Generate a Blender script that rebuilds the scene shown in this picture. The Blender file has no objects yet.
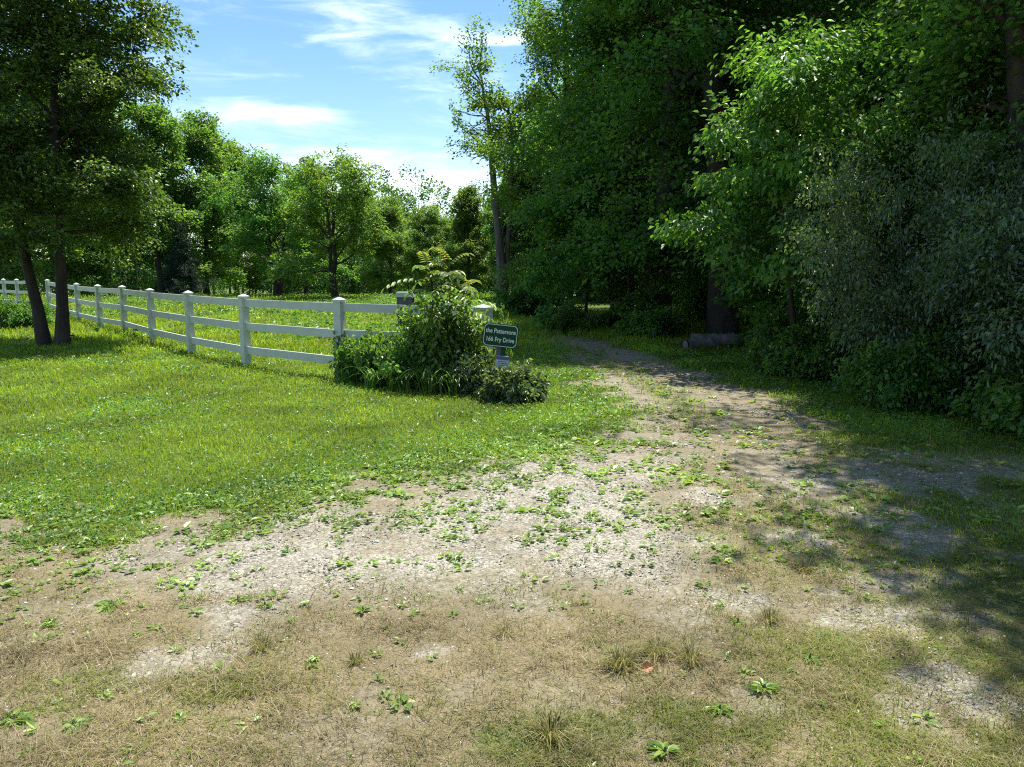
import bpy, math, random
import numpy as np

rng = np.random.default_rng(7)
random.seed(7)
scene = bpy.context.scene
COL = scene.collection
PI = math.pi

# ------------------------------------------------------------------ camera model
EYE, FPX, YH = 1.655, 796.0, 269.0
PITCH = math.atan((383.5 - YH) / FPX)


def ray(px, py):
    u, v = (px - 512) / FPX, (383.5 - py) / FPX
    c, s = math.cos(PITCH), math.sin(PITCH)
    return np.array([u, c + v * s, -s + v * c])


def gp(px, py):
    """flat ground point seen at a photo pixel (used to read positions off the photo)"""
    d = ray(px, py)
    t = EYE / -d[2]
    return (d[0] * t, d[1] * t)


def at(px, y):
    d = ray(px, YH)
    return d[0] / d[1] * y


# ------------------------------------------------------------------ noise, terrain, cover maps
def h2(ix, iy, s):
    v = np.sin(ix * 127.1 + iy * 311.7 + s * 74.7) * 43758.5453
    return v - np.floor(v)


def vnoise(x, y, s=0):
    x = np.asarray(x, float); y = np.asarray(y, float)
    ix, iy = np.floor(x), np.floor(y)
    fx, fy = x - ix, y - iy
    fx = fx * fx * (3 - 2 * fx); fy = fy * fy * (3 - 2 * fy)
    a, b = h2(ix, iy, s), h2(ix + 1, iy, s)
    c, d = h2(ix, iy + 1, s), h2(ix + 1, iy + 1, s)
    return (a * (1 - fx) + b * fx) * (1 - fy) + (c * (1 - fx) + d * fx) * fy


def fbm(x, y, s=0, o=4):
    t, a, n = 0, 0.5, 0
    for k in range(o):
        t = t + a * vnoise(x * 2 ** k + 17.3 * k, y * 2 ** k - 9.1 * k, s + k)
        n += a; a *= 0.55
    return t / n


def sstep(a, b, x):
    t = np.clip((x - a) / (b - a), 0, 1)
    return t * t * (3 - 2 * t)


def gz(x, y):
    x = np.asarray(x, float); y = np.asarray(y, float)
    r = np.hypot(x, y)
    z = -0.055 * np.clip(y - 48, 0, 55) * sstep(46, 60, y)
    z = z + (fbm(x * 0.12, y * 0.12, 3, 3) - 0.5) * 0.25 * sstep(18, 40, r)
    z = z + (fbm(x * 0.7, y * 0.7, 5, 3) - 0.5) * 0.05 * sstep(1, 4, r)
    z = z + 0.25 * sstep(6, 14, x) * sstep(0, 6, y)
    return z


def sdist(poly, x, y):
    """signed distance, positive inside"""
    x = np.asarray(x, float); y = np.asarray(y, float)
    P = np.array(poly); n = len(P)
    d2 = np.full(x.shape, 1e18); ins = np.zeros(x.shape, bool)
    for i in range(n):
        ax, ay = P[i]; bx, by = P[(i + 1) % n]
        ex, ey = bx - ax, by - ay
        t = np.clip(((x - ax) * ex + (y - ay) * ey) / (ex * ex + ey * ey + 1e-12), 0, 1)
        d2 = np.minimum(d2, (x - ax - t * ex) ** 2 + (y - ay - t * ey) ** 2)
        c = (ay > y) != (by > y)
        ins ^= c & (x < (bx - ax) * (y - ay) / ((by - ay) if by != ay else 1e-12) + ax)
    return np.where(ins, 1, -1) * np.sqrt(d2)


def ldist(line, x, y):
    d2 = np.full(np.shape(x), 1e18)
    for (ax, ay), (bx, by) in zip(line[:-1], line[1:]):
        ex, ey = bx - ax, by - ay
        t = np.clip(((x - ax) * ex + (y - ay) * ey) / (ex * ex + ey * ey), 0, 1)
        d2 = np.minimum(d2, (x - ax - t * ex) ** 2 + (y - ay - t * ey) ** 2)
    return np.sqrt(d2)


LAWN = [(-60, 4.9), (-12, 5.3)] + [gp(*p) for p in [(0, 508), (60, 522), (140, 524), (230, 502), (330, 486), (430, 466), (520, 451), (580, 440), (612, 418), (604, 396), (580, 375), (560, 358), (543, 346)]] + [(0.5, 21.5), (0.4, 26), (0.0, 31), (-0.3, 38), (-2, 900), (-2500, 900), (-2500, 4.9)]
VERGE = [gp(*p) for p in [(538, 331), (600, 344), (690, 373), (770, 399), (815, 420), (850, 452), (880, 500), (915, 570), (960, 650), (1010, 720)]] + [(1.6, 1.5), (1.6, -3), (2500, -3), (2500, 900), (1.5, 900), (1.5, 33), (1.5, 24)]
STRIP = [(2.0, 8.2), (2.09, 9.3), (1.95, 11.9), (1.5, 15.3), (1.0, 18), (0.9, 22), (0.9, 27)]


def cover(x, y):
    """lawn, gravel, dry turf, weeds : four 0..1 maps of what grows or lies where"""
    x = np.asarray(x, float); y = np.asarray(y, float)
    n1 = fbm(x * 0.9, y * 0.9, 11); n2 = fbm(x * 2.3, y * 2.3, 21); n3 = fbm(x * 5.5, y * 5.5, 31)
    sl = sdist(LAWN, x, y); sv = sdist(VERGE, x, y) - .3 * sstep(7, 9, np.asarray(y, float))
    lawn = sstep(-0.55, 0.35, sl + (n2 - 0.5) * 1.3 + (n3 - .5) * .9)
    vs = 0.35 + 1.2 * sstep(9, 4, y)
    vg = sstep(-vs, vs, sv + (n1 - 0.5) * 1.6 * (0.4 + sstep(9, 4, y)) + (n2 - .5) * 0.9)
    patchy = sstep(0.40, 0.58, n2 * 0.6 + n1 * 0.4)
    vg = vg * (1 - sstep(8.0, 6.3, y) * (1 - (0.12 + .5 * patchy)))
    far = sstep(24, 30, y)
    st = sstep(0.38, 0.1, ldist(STRIP, x, y) + (n2 - 0.5) * 0.5) * 0.28 * sstep(7.6, 9, y)
    green = np.clip(np.maximum(np.maximum(lawn, vg), st), 0, 1)
    # weeds creeping out of the lawn into the gravel
    weeds = 1.0 * np.exp(np.clip(sl + .3, -6, 0) / 1.6) * sstep(0.38, 0.56, n2 * 0.5 + n3 * 0.5)
    weeds = np.maximum(weeds, 0.9 * sstep(0.50, 0.66, n2 * .5 + n3 * .5) * sstep(2.0, 0.4, np.hypot((x - 0.75) / 1.0, (y - 5.15) / 0.8)))
    weeds = np.maximum(weeds, 0.5 * sstep(0.55, 0.7, n3 * .6 + n2 * .4) * sstep(-.2, 1.0, x))
    weeds = np.maximum(weeds, .12 * sstep(.4, .6, n3) * sstep(3.2, 4.6, y)); weeds = np.clip(weeds, 0, 1)
    # dry turf over the near apron
    dry = sstep(4.6, 3.3, y + (n1 - 0.5) * 1.2) * (0.35 + 0.65 * sstep(0.35, 0.58, n1 * .5 + n2 * .5))
    dry = np.maximum(dry, sstep(-1.2, -2.6, x + (n1 - .5) * 1.5) * sstep(5.6, 5.0, y) * (0.35 + .45 * sstep(.4, .6, n2)))
    dry = np.maximum(dry, 0.75 * sstep(0.7, 1.6, x + (n1 - .5)) * sstep(.42, .6, n2 * .6 + n1 * .4))
    lane = sstep(6.0, 7.6, y) * (.4 + .4 * sstep(.38, .6, n2 * .6 + n3 * .4))
    dry = np.maximum(dry, lane)
    dry = np.clip(dry * (1 - lawn), 0, 1)
    grav = sstep(0.30, 0.55, n1 * .35 + n3 * .3 + n2 * .35) * (1 - 0.8 * dry) * (1 - green)
    core = sstep(1.7, 0.3, np.abs(x - 0.25 - (y - 5.5) * 0.28)) * sstep(3.6, 4.4, y)
    grav = np.clip(np.maximum(grav * 0.75, core * (0.35 + .6 * sstep(.3, .6, n2 * .5 + n3 * .5))) * (1 - green), 0, 1)
    grav = np.maximum(grav, .8 * sstep(6.3, 7.8, y) * sstep(.36, .55, n3 * .6 + n2 * .4) * (1 - green) * sstep(24, 18, y))

    def bl(px, py, rad):
        cx_, cy_ = gp(px, py)
        return sstep(1.0, .35, np.hypot(x - cx_, (y - cy_) * 1.3) / rad + (n3 - .5) * 2.2 + (n2 - .5) * 1.6)
    gp_ = np.zeros(x.shape)
    for b in ((230, 592, .55), (205, 660, .30), (430, 655, .3), (780, 690, .28), (900, 712, .32), (975, 700, .3), (985, 500, .5), (715, 600, .35), (60, 640, .2), (880, 620, .25)):
        gp_ = np.maximum(gp_, bl(*b))
    grav = np.maximum(grav, .62 * gp_ * (1 - lawn)); dry = dry * (1 - .6 * gp_)
    bare_ = np.zeros(x.shape)
    for b in ((410, 700, .55), (330, 735, .4), (520, 700, .3), (30, 545, .5), (800, 500, .5)):
        bare_ = np.maximum(bare_, bl(*b))
    dry = dry * (1 - .7 * bare_); grav = grav * (1 - .7 * bare_)
    moss = np.zeros(x.shape)
    for b in ((955, 640, .55), (850, 655, .4), (1010, 600, .5), (545, 745, .3), (90, 690, .3), (700, 720, .3), (980, 745, .4), (240, 690, .25)):
        moss = np.maximum(moss, bl(*b))
    green = np.maximum(green, .55 * moss * (1 - gp_))
    return green, grav, dry, weeds, sl, sv


# ------------------------------------------------------------------ mesh helpers
def mk_mesh(name, V, F, mat, smooth=False, mats=None, midx=None):
    V = np.asarray(V, np.float32).reshape(-1, 3)
    Fs = [np.asarray(f, np.int32) for f in (F if isinstance(F, list) else [F]) if len(f)]
    me = bpy.data.meshes.new(name)
    tot = sum(f.size for f in Fs); npoly = sum(len(f) for f in Fs)
    me.vertices.add(len(V)); me.vertices.foreach_set('co', V.ravel())
    me.loops.add(tot); me.loops.foreach_set('vertex_index', np.concatenate([f.ravel() for f in Fs]))
    me.polygons.add(npoly)
    sizes = np.concatenate([np.full(len(f), f.shape[1], np.int32) for f in Fs])
    me.polygons.foreach_set('loop_start', np.concatenate([[0], np.cumsum(sizes)[:-1]]).astype(np.int32))
    me.polygons.foreach_set('use_smooth', np.full(npoly, smooth))
    for m in (mats or [mat]):
        me.materials.append(m)
    if midx is not None:
        me.polygons.foreach_set('material_index', np.asarray(midx, np.int32))
    me.update(calc_edges=True)
    me.validate()
    return me


def link(name, data, parent=None, loc=None):
    o = bpy.data.objects.new(name, data); COL.objects.link(o)
    if parent is not None: o.parent = parent
    if loc is not None: o.location = loc
    return o


def tag(o, label=None, cat=None, group=None, kind=None):
    if label: o['label'] = label
    if cat: o['category'] = cat
    if group: o['group'] = group
    if kind: o['kind'] = kind
    return o


def thing(name, loc, label, cat, group=None, rz=0, s=1):
    o = link(name, None, None, loc)
    o.rotation_euler = (0, 0, rz); o.scale = (s, s, s); o.empty_display_size = 0.2
    return tag(o, label, cat, group)


def norm(v):
    return v / (np.linalg.norm(v, axis=-1, keepdims=True) + 1e-9)


def leaf_geo(pos, d, n, L, W, fold=0.18, droop=0.12):
    """six-vertex folded oval leaves: two quads each"""
    N = len(pos)
    d = norm(d); s = norm(np.cross(d, n)); n = np.cross(s, d)
    L = np.broadcast_to(L, (N,))[:, None]; W = np.broadcast_to(W, (N,))[:, None]
    V = np.empty((N, 6, 3))
    V[:, 0] = pos
    V[:, 1] = pos + d * L * .30 + s * W * .5 + n * W * fold
    V[:, 2] = pos + d * L * .68 + s * W * .42 + n * (W * fold - L * droop * .5)
    V[:, 3] = pos + d * L - n * L * droop * 1.3
    V[:, 4] = pos + d * L * .68 - s * W * .42 + n * (W * fold - L * droop * .5)
    V[:, 5] = pos + d * L * .30 - s * W * .5 + n * W * fold
    b = (np.arange(N) * 6)[:, None]
    F = np.concatenate([b + np.array([[0, 1, 2, 3]]), b + np.array([[0, 3, 4, 5]])], 0)
    return V.reshape(-1, 3), F


def blade_geo(pos, h, w, lean, az):
    """triangular grass blades"""
    N = len(pos)
    side = np.stack([np.cos(az), np.sin(az), np.zeros(N)], 1)
    fw = np.stack([-np.sin(az), np.cos(az), np.zeros(N)], 1)
    V = np.empty((N, 5, 3))
    w = w[:, None]; h = h[:, None]; lean = lean[:, None]
    V[:, 0] = pos - side * w * .5; V[:, 1] = pos + side * w * .5
    m = pos + fw * h * lean * .35; m[:, 2] += h[:, 0] * .6
    V[:, 2] = m + side * w * .4; V[:, 3] = m - side * w * .4
    V[:, 4] = pos + fw * h * lean; V[:, 4, 2] += h[:, 0] * (1 - .25 * np.minimum(lean[:, 0], 1.5))
    b = (np.arange(N) * 5)[:, None]
    return V.reshape(-1, 3), [b + np.array([[0, 1, 2, 3]]), b + np.array([[3, 2, 4]])]


class Tubes:
    def __init__(self): self.V = []; self.F = []; self.n = 0

    def add(self, P, R, k=6, cap=True, wob=0):
        P = np.asarray(P, float); R = np.asarray(R, float); m = len(P)
        T = norm(np.gradient(P, axis=0))
        ref = np.array([0.0, 0, 1]) if abs(T[0][2]) < .9 else np.array([1.0, 0, 0])
        A = norm(np.cross(T, ref)); B = np.cross(T, A)
        a = np.arange(k) * 2 * PI / k
        rr = R[:, None] * (1 + wob * rng.normal(size=(m, k)))
        ring = P[:, None] + rr[..., None] * (np.cos(a)[None, :, None] * A[:, None] + np.sin(a)[None, :, None] * B[:, None])
        self.V.append(ring.reshape(-1, 3))
        i = np.arange(m - 1)[:, None]; j = np.arange(k)[None]
        q = np.stack([i * k + j, i * k + (j + 1) % k, (i + 1) * k + (j + 1) % k, (i + 1) * k + j], -1).reshape(-1, 4) + self.n
        self.F.append(q)
        self.n += m * k

    def mesh(self, name, mat):
        return mk_mesh(name, np.concatenate(self.V), np.concatenate(self.F), mat, True)


class Boxes:
    def __init__(self): self.V = []; self.F = []; self.n = 0

    def hexa(self, c8):
        self.V.append(np.asarray(c8, float))
        self.F.append(np.array([[0, 3, 2, 1], [4, 5, 6, 7], [0, 1, 5, 4], [1, 2, 6, 5], [2, 3, 7, 6], [3, 0, 4, 7]]) + self.n); self.n += 8

    def box(self, x0, x1, y0, y1, z0, z1, top=None):
        t = top or 1
        cx, cy = (x0 + x1) / 2, (y0 + y1) / 2
        lo = [(x0, y0, z0), (x1, y0, z0), (x1, y1, z0), (x0, y1, z0)]
        hi = [(cx + (x - cx) * t, cy + (y - cy) * t, z1) for x, y, _ in lo]
        self.hexa(lo + hi)

    def mesh(self, name, mat):
        return mk_mesh(name, np.concatenate(self.V), np.concatenate(self.F), mat)


# ------------------------------------------------------------------ materials
def new_mat(name):
    m = bpy.data.materials.new(name); m.use_nodes = True
    nt = m.node_tree; nt.nodes.clear()
    out = nt.nodes.new('ShaderNodeOutputMaterial')
    return m, nt, out


def N(nt, t, **kw):
    n = nt.nodes.new(t)
    for k, v in kw.items(): setattr(n, k, v)
    return n


def ramp(nt, fac, stops):
    r = N(nt, 'ShaderNodeValToRGB')
    el = r.color_ramp.elements
    while len(el) > 1: el.remove(el[-1])
    el[0].position = stops[0][0]; el[0].color = (*stops[0][1], 1)
    for p, c in stops[1:]:
        e = el.new(p); e.color = (*c, 1)
    nt.links.new(fac, r.inputs[0])
    return r.outputs[0]


def leaf_mat(name, stops, trans, tmix=0.45, rough=0.45, spec=0.5, objvar=0.25):
    """stops: random-per-leaf reflectance colours; trans: transmitted colour gain"""
    m, nt, out = new_mat(name); L = nt.links.new
    geo = N(nt, 'ShaderNodeNewGeometry')
    col = ramp(nt, geo.outputs['Random Per Island'], stops)
    oi = N(nt, 'ShaderNodeObjectInfo')
    tc = N(nt, 'ShaderNodeTexCoord')
    no = N(nt, 'ShaderNodeTexNoise'); no.inputs['Scale'].default_value = 0.9; no.inputs['Detail'].default_value = 3
    L(tc.outputs['Object'], no.inputs['Vector'])
    hs = N(nt, 'ShaderNodeHueSaturation')
    mr = N(nt, 'ShaderNodeMapRange'); mr.inputs[3].default_value = 0.5 - 0.013 * objvar * 4; mr.inputs[4].default_value = 0.5 + 0.015 * objvar * 4
    L(oi.outputs['Random'], mr.inputs[0]); L(mr.outputs[0], hs.inputs['Hue'])
    mv = N(nt, 'ShaderNodeMapRange'); mv.inputs[1].default_value = .3; mv.inputs[2].default_value = .7
    mv.inputs[3].default_value = 0.62; mv.inputs[4].default_value = 1.42
    L(no.outputs[0], mv.inputs[0]); L(mv.outputs[0], hs.inputs['Value'])
    L(col, hs.inputs['Color'])
    pb = N(nt, 'ShaderNodeBsdfPrincipled')
    L(hs.outputs[0], pb.inputs['Base Color'])
    pb.inputs['Roughness'].default_value = rough; pb.inputs['Specular IOR Level'].default_value = spec
    tr = N(nt, 'ShaderNodeBsdfTranslucent')
    mul = N(nt, 'ShaderNodeMix', data_type='RGBA', blend_type='MULTIPLY'); mul.inputs[0].default_value = 1
    mul.inputs[7].default_value = (*trans, 1)
    L(hs.outputs[0], mul.inputs[6]); L(mul.outputs[2], tr.inputs[0])
    mx = N(nt, 'ShaderNodeMixShader'); mx.inputs[0].default_value = tmix
    L(pb.outputs[0], mx.inputs[1]); L(tr.outputs[0], mx.inputs[2]); L(mx.outputs[0], out.inputs[0])
    return m


def bark_mat(name, a, b, scale=9):
    m, nt, out = new_mat(name); L = nt.links.new
    tc = N(nt, 'ShaderNodeTexCoord'); mp = N(nt, 'ShaderNodeMapping'); mp.inputs['Scale'].default_value = (1, 1, .22)
    L(tc.outputs['Object'], mp.inputs[0])
    no = N(nt, 'ShaderNodeTexNoise'); no.inputs['Scale'].default_value = scale; no.inputs['Detail'].default_value = 6
    L(mp.outputs[0], no.inputs['Vector'])
    col = ramp(nt, no.outputs[0], [(.3, a), (.7, b)])
    pb = N(nt, 'ShaderNodeBsdfPrincipled'); pb.inputs['Roughness'].default_value = .9
    L(col, pb.inputs['Base Color'])
    bp = N(nt, 'ShaderNodeBump'); bp.inputs['Strength'].default_value = .8; bp.inputs['Distance'].default_value = .04
    L(no.outputs[0], bp.inputs['Height']); L(bp.outputs[0], pb.inputs['Normal']); L(pb.outputs[0], out.inputs[0])
    return m


def paint_mat(name, base, dirt, rough=.45, amount=.5, spec=.5):
    m, nt, out = new_mat(name); L = nt.links.new
    tc = N(nt, 'ShaderNodeTexCoord')
    no = N(nt, 'ShaderNodeTexNoise'); no.inputs['Scale'].default_value = 6; no.inputs['Detail'].default_value = 8
    L(tc.outputs['Object'], no.inputs['Vector'])
    col = ramp(nt, no.outputs[0], [(.35, base), (.62, tuple(b * (1 - amount) + d * amount for b, d in zip(base, dirt)))])
    pb = N(nt, 'ShaderNodeBsdfPrincipled'); pb.inputs['Roughness'].default_value = rough; pb.inputs['Specular IOR Level'].default_value = spec
    L(col, pb.inputs['Base Color']); L(pb.outputs[0], out.inputs[0])
    return m


def lin(r, g, b):
    f = lambda c: c / 12.92 if c <= .04045 else ((c + .055) / 1.055) ** 2.4
    return (f(r / 255), f(g / 255), f(b / 255))


M_MAPLE = leaf_mat('maple leaves', [(0, (.035, .09, .02)), (.5, (.065, .15, .03)), (1, (.11, .20, .04))], (2.8, 2.6, 1.0), .53, .42, .5)
M_BRIGHT = leaf_mat('young leaves', [(0, (.06, .14, .022)), (.5, (.085, .18, .028)), (1, (.13, .23, .04))], (2.4, 2.2, 1.0), .45, .42, .5)
M_SMALL = leaf_mat('small dark leaves', [(0, (.05, .09, .016)), (.6, (.08, .135, .023)), (1, (.14, .18, .036))], (2.3, 2.2, .9), .4, .4, .55)
M_FAR = leaf_mat('field tree leaves', [(0, (.05, .115, .026)), (.5, (.085, .17, .036)), (1, (.14, .225, .05))], (2.5, 2.3, .9), .5, .45, .5, .35)
M_HONEY = leaf_mat('shrub leaves', [(0, (.035, .075, .025)), (.6, (.07, .125, .042)), (1, (.15, .20, .09))], (2.3, 2.2, .9), .40, .3, .9)
M_BED = leaf_mat('bed leaves', [(0, (.06, .13, .022)), (.5, (.09, .18, .03)), (1, (.15, .24, .05))], (2.4, 2.2, 1.0), .46, .36, .6)
M_RED = leaf_mat('reddish shoots', [(0, (.14, .25, .03)), (.8, (.21, .26, .04)), (1, (.28, .17, .07))], (2.0, 1.8, 1.0), .45, .4, .5)
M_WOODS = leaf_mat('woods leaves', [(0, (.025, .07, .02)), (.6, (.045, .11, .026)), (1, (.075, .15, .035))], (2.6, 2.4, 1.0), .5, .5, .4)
M_SPRUCE = leaf_mat('spruce needles', [(0, (.008, .026, .014)), (1, (.02, .048, .024))], (1.5, 1.5, 1.0), .2, .5, .4)
M_LAWN = leaf_mat('lawn blades', [(0, (.10, .16, .010)), (.45, (.16, .235, .014)), (.8, (.22, .31, .02)), (1, (.32, .33, .07))], (2.0, 2.0, .8), .46, .5, .35, 0)
M_LWEED = leaf_mat('lawn weeds', [(0, (.035, .115, .02)), (.5, (.065, .165, .022)), (1, (.13, .23, .035))], (2.0, 1.9, .8), .38, .42, .5, 0)
M_DRY = leaf_mat('dry turf blades', [(0, (.085, .09, .025)), (.3, (.16, .138, .055)), (.7, (.26, .213, .115)), (1, (.40, .345, .22))], (1.5, 1.3, .9), .3, .6, .25, 0)
M_WEED = leaf_mat('apron weeds', [(0, (.10, .19, .04)), (.5, (.17, .27, .055)), (1, (.28, .36, .10))], (2.0, 1.9, .9), .35, .42, .5, 0)
M_DEAD = leaf_mat('fallen leaf', [(0, (.40, .19, .09)), (1, (.44, .22, .11))], (1.1, 1.1, 1), .25, .5, .4, 0)
B_DARK = bark_mat('dark bark', (.018, .014, .011), (.06, .047, .036))
B_GREY = bark_mat('grey bark', (.05, .045, .04), (.15, .13, .11))
B_LOG = bark_mat('weathered log', (.05, .045, .04), (.16, .145, .13), 7)
B_STEM = bark_mat('green stems', (.04, .05, .02), (.09, .09, .04), 20)
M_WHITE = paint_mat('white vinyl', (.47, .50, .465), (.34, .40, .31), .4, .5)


# ------------------------------------------------------------------ plants
def curve(p0, d0, L, n, up=0.0, wander=.12):
    """polyline that starts along d0 and bends by `up` per step"""
    P = [np.array(p0, float)]; d = norm(np.array(d0, float))
    for i in range(n):
        d = norm(d + np.array([0, 0, up]) + rng.normal(size=3) * wander)
        P.append(P[-1] + d * L / n)
    return np.array(P)


def lerp_line(P, s):
    f = s * (len(P) - 1); i = min(int(f), len(P) - 2); t = f - i
    return P[i] * (1 - t) + P[i + 1] * t, norm(P[i + 1] - P[i])


def rot_h(d, a):
    c, s = math.cos(a), math.sin(a)
    return np.array([d[0] * c - d[1] * s, d[0] * s + d[1] * c, d[2]])


def sprays_to_leaves(C, D, per, size, L, W, flat=.35, tilt=.55, droopdir=-.25):
    """leafy sprays at centres C pointing along D"""
    n = len(C)
    per = np.maximum(3, (per * rng.uniform(.55, 1.45, n)).astype(int))
    idx = np.repeat(np.arange(n), per); K = len(idx)
    d = norm(D[idx]); up = np.array([0, 0, 1.0])
    sd = norm(np.cross(d, up) + 1e-4)
    a = rng.uniform(-.25, 1, K)[:, None]; b = rng.normal(size=(K, 1)) * .38 * (1.15 - .55 * np.clip(a, 0, 1)); c = rng.normal(size=(K, 1)) * flat * .5
    sz = (size * rng.uniform(.7, 1.35, n))[idx][:, None]
    p = C[idx] + sz * (d * a + sd * b + up * (c - .25 * a * a))
    ld = d * .6 + sd * np.sign(b) * rng.uniform(.1, 1.0, (K, 1)) + rng.normal(size=(K, 3)) * .35 + up * droopdir
    nn = up + rng.normal(size=(K, 3)) * tilt
    s = rng.uniform(.65, 1.25, K)
    return leaf_geo(p, ld, nn, L * s, W * s * rng.uniform(.8, 1.15, K))


def make_tree(name, H, r0, base, prof, nl, leaves, L, W, mleaf, mbark, spray=.65, per=30, lean=(0, 0), stems=None, up=.06, k2=9, droop=-.25, elev=(15, 65), tilt=.55, wander=.04):
    """trunk with limbs as one mesh, crown of leaf sprays as another"""
    T = Tubes(); C = []; D = []
    stems = stems or [((0, 0), lean, 1.0)]
    for (sx, sy), ln, f in stems:
        n = 12; h = H * f
        tt = np.linspace(0, 1, n)
        wx = np.cumsum(rng.normal(size=n)) * wander * h / n * 2; wy = np.cumsum(rng.normal(size=n)) * wander * h / n * 2
        P = np.stack([sx + ln[0] * h * tt + wx - wx[0], sy + ln[1] * h * tt + wy - wy[0], h * tt], 1); P[0, 2] = -.15
        R = r0 * (1 - tt) ** .75 * (1 + .5 * np.exp(-tt * 22)) + .012
        T.add(P, R, 9, wob=.05)
        ang = rng.uniform(0, 2 * PI)
        nlf = max(3, int(nl / len(stems)))
        for i in range(nlf):
            t = base + (.98 - base) * ((i + rng.uniform(0, .8)) / nlf) ** .9
            p, td = lerp_line(P, t)
            ang += 2.4 + rng.normal() * .35
            tc = (t - base) / (1 - base)
            Ln = prof(tc) * rng.uniform(.72, 1.15)
            el = math.radians(elev[0] + (elev[1] - elev[0]) * tc + rng.normal() * 8)
            d = np.array([math.cos(ang) * math.cos(el), math.sin(ang) * math.cos(el), math.sin(el)])
            if len(stems) > 1: d[:2] += np.array([sx, sy]) * .8 + np.array(ln) * .8
            Q = curve(p, d, Ln, 7, up * (1 - 1.4 * tc) * .5, .13)
            rl = min(r0 * (1 - t) ** .75 * .62, .02 + Ln * .018)
            T.add(Q, np.linspace(rl, .008, 8), 5)
            m2 = max(2, int(k2 * (Ln / (prof(.4) + .01)) + .5))
            for j in range(m2):
                s = .22 + .78 * (j + rng.uniform(0, .9)) / m2
                q, qd = lerp_line(Q, min(s, .999))
                d2 = rot_h(qd, rng.choice([-1, 1]) * rng.uniform(.4, 1.15)); d2[2] += rng.normal() * .28
                L2 = Ln * .42 * (1.15 - .6 * s) * rng.uniform(.6, 1.3) + .25
                Z = curve(q, d2, L2, 4, -.02, .15)
                T.add(Z, np.linspace(max(.006, rl * .35 * (1.1 - s)), .004, 5), 4)
                for sp in np.linspace(.25, 1, max(2, int(L2 / (spray * .45)))):
                    c, cd = lerp_line(Z, min(sp * rng.uniform(.85, 1), .999))
                    C.append(c + rng.normal(size=3) * spray * .18); D.append(cd + rng.normal(size=3) * .4)
            C.append(Q[-1]); D.append(Q[-1] - Q[-2])
    C = np.array(C); D = np.array(D); D[:, 2] *= .5
    want = max(1, int(leaves / per))
    if len(C) > want:
        k = rng.choice(len(C), want, replace=False); C, D = C[k], D[k]
    else:
        per = leaves / len(C)
    V, F = sprays_to_leaves(C, norm(D), per, spray, L, W, droopdir=droop, tilt=tilt)
    return T.mesh(name + '_trunk', mbark), mk_mesh(name + '_crown', V, F, mleaf)


def make_shrub(name, H, r, stems, leaves, L, W, mleaf, mbark, spray=.3, per=22, spread=.6, arch=-.06, lowest=.12, tilt=.6, bias=None, flat=.5):
    T = Tubes(); C = []; D = []
    for i in range(stems):
        a = 2.4 * i + rng.normal() * .3; f = math.sqrt((i + .5) / stems)
        p = np.array([math.cos(a) * r * .28 * f, math.sin(a) * r * .28 * f, -.05])
        d = np.array([math.cos(a) * spread * f, math.sin(a) * spread * f, 1.0])
        if bias is not None: d[:2] += np.array(bias)
        Ln = H * rng.uniform(.75, 1.12) * (1 + .12 * f)
        Q = curve(p, d, Ln, 7, arch * (.4 + f), .1)
        T.add(Q, np.linspace(.012 + H * .006, .004, 8), 5)
        m = max(4, int(Ln / (spray * .42)))
        for j in range(m):
            s = lowest + (1 - lowest) * (j + rng.uniform()) / m
            q, qd = lerp_line(Q, min(s, .999))
            d2 = rot_h(np.array([qd[0] + rng.normal() * .4, qd[1] + rng.normal() * .4, .3]), rng.uniform(-1.5, 1.5)); d2[2] = rng.uniform(-.1, .5)
            L2 = r * rng.uniform(.25, .62) * (1.1 - .5 * s)
            Z = curve(q, d2, L2, 3, -.05, .15)
            T.add(Z, np.linspace(.006, .003, 4), 4)
            for sp in (.35, .7, 1.0):
                c, cd = lerp_line(Z, min(sp, .999)); C.append(c + rng.normal(size=3) * spray * .15); D.append(cd)
        C.append(Q[-1]); D.append(Q[-1] - Q[-2])
    C = np.array(C); D = np.array(D)
    keep = C[:, 2] > .06; C, D = C[keep], D[keep]
    V, F = sprays_to_leaves(C, norm(D), max(3, leaves / len(C)), spray, L, W, flat=flat, tilt=tilt)
    V[:, 2] = np.maximum(V[:, 2], .015)
    kz = H / np.percentile(V[:, 2], 99); kr = r / np.percentile(np.hypot(V[:, 0], V[:, 1]), 94)
    ks = np.array([kr, kr, kz]); V *= ks; T.V = [v * ks for v in T.V]
    return T.mesh(name + '_stems', mbark), mk_mesh(name + '_foliage', V, F, mleaf)


def round_prof(R, low=.75):
    return lambda t: R * (low + (1 - low) * math.sin(min(1, t / .35) * PI / 2)) * (1 - max(0, (t - .4) / .62) ** 2 * .82)


PROTO = {}


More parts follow.
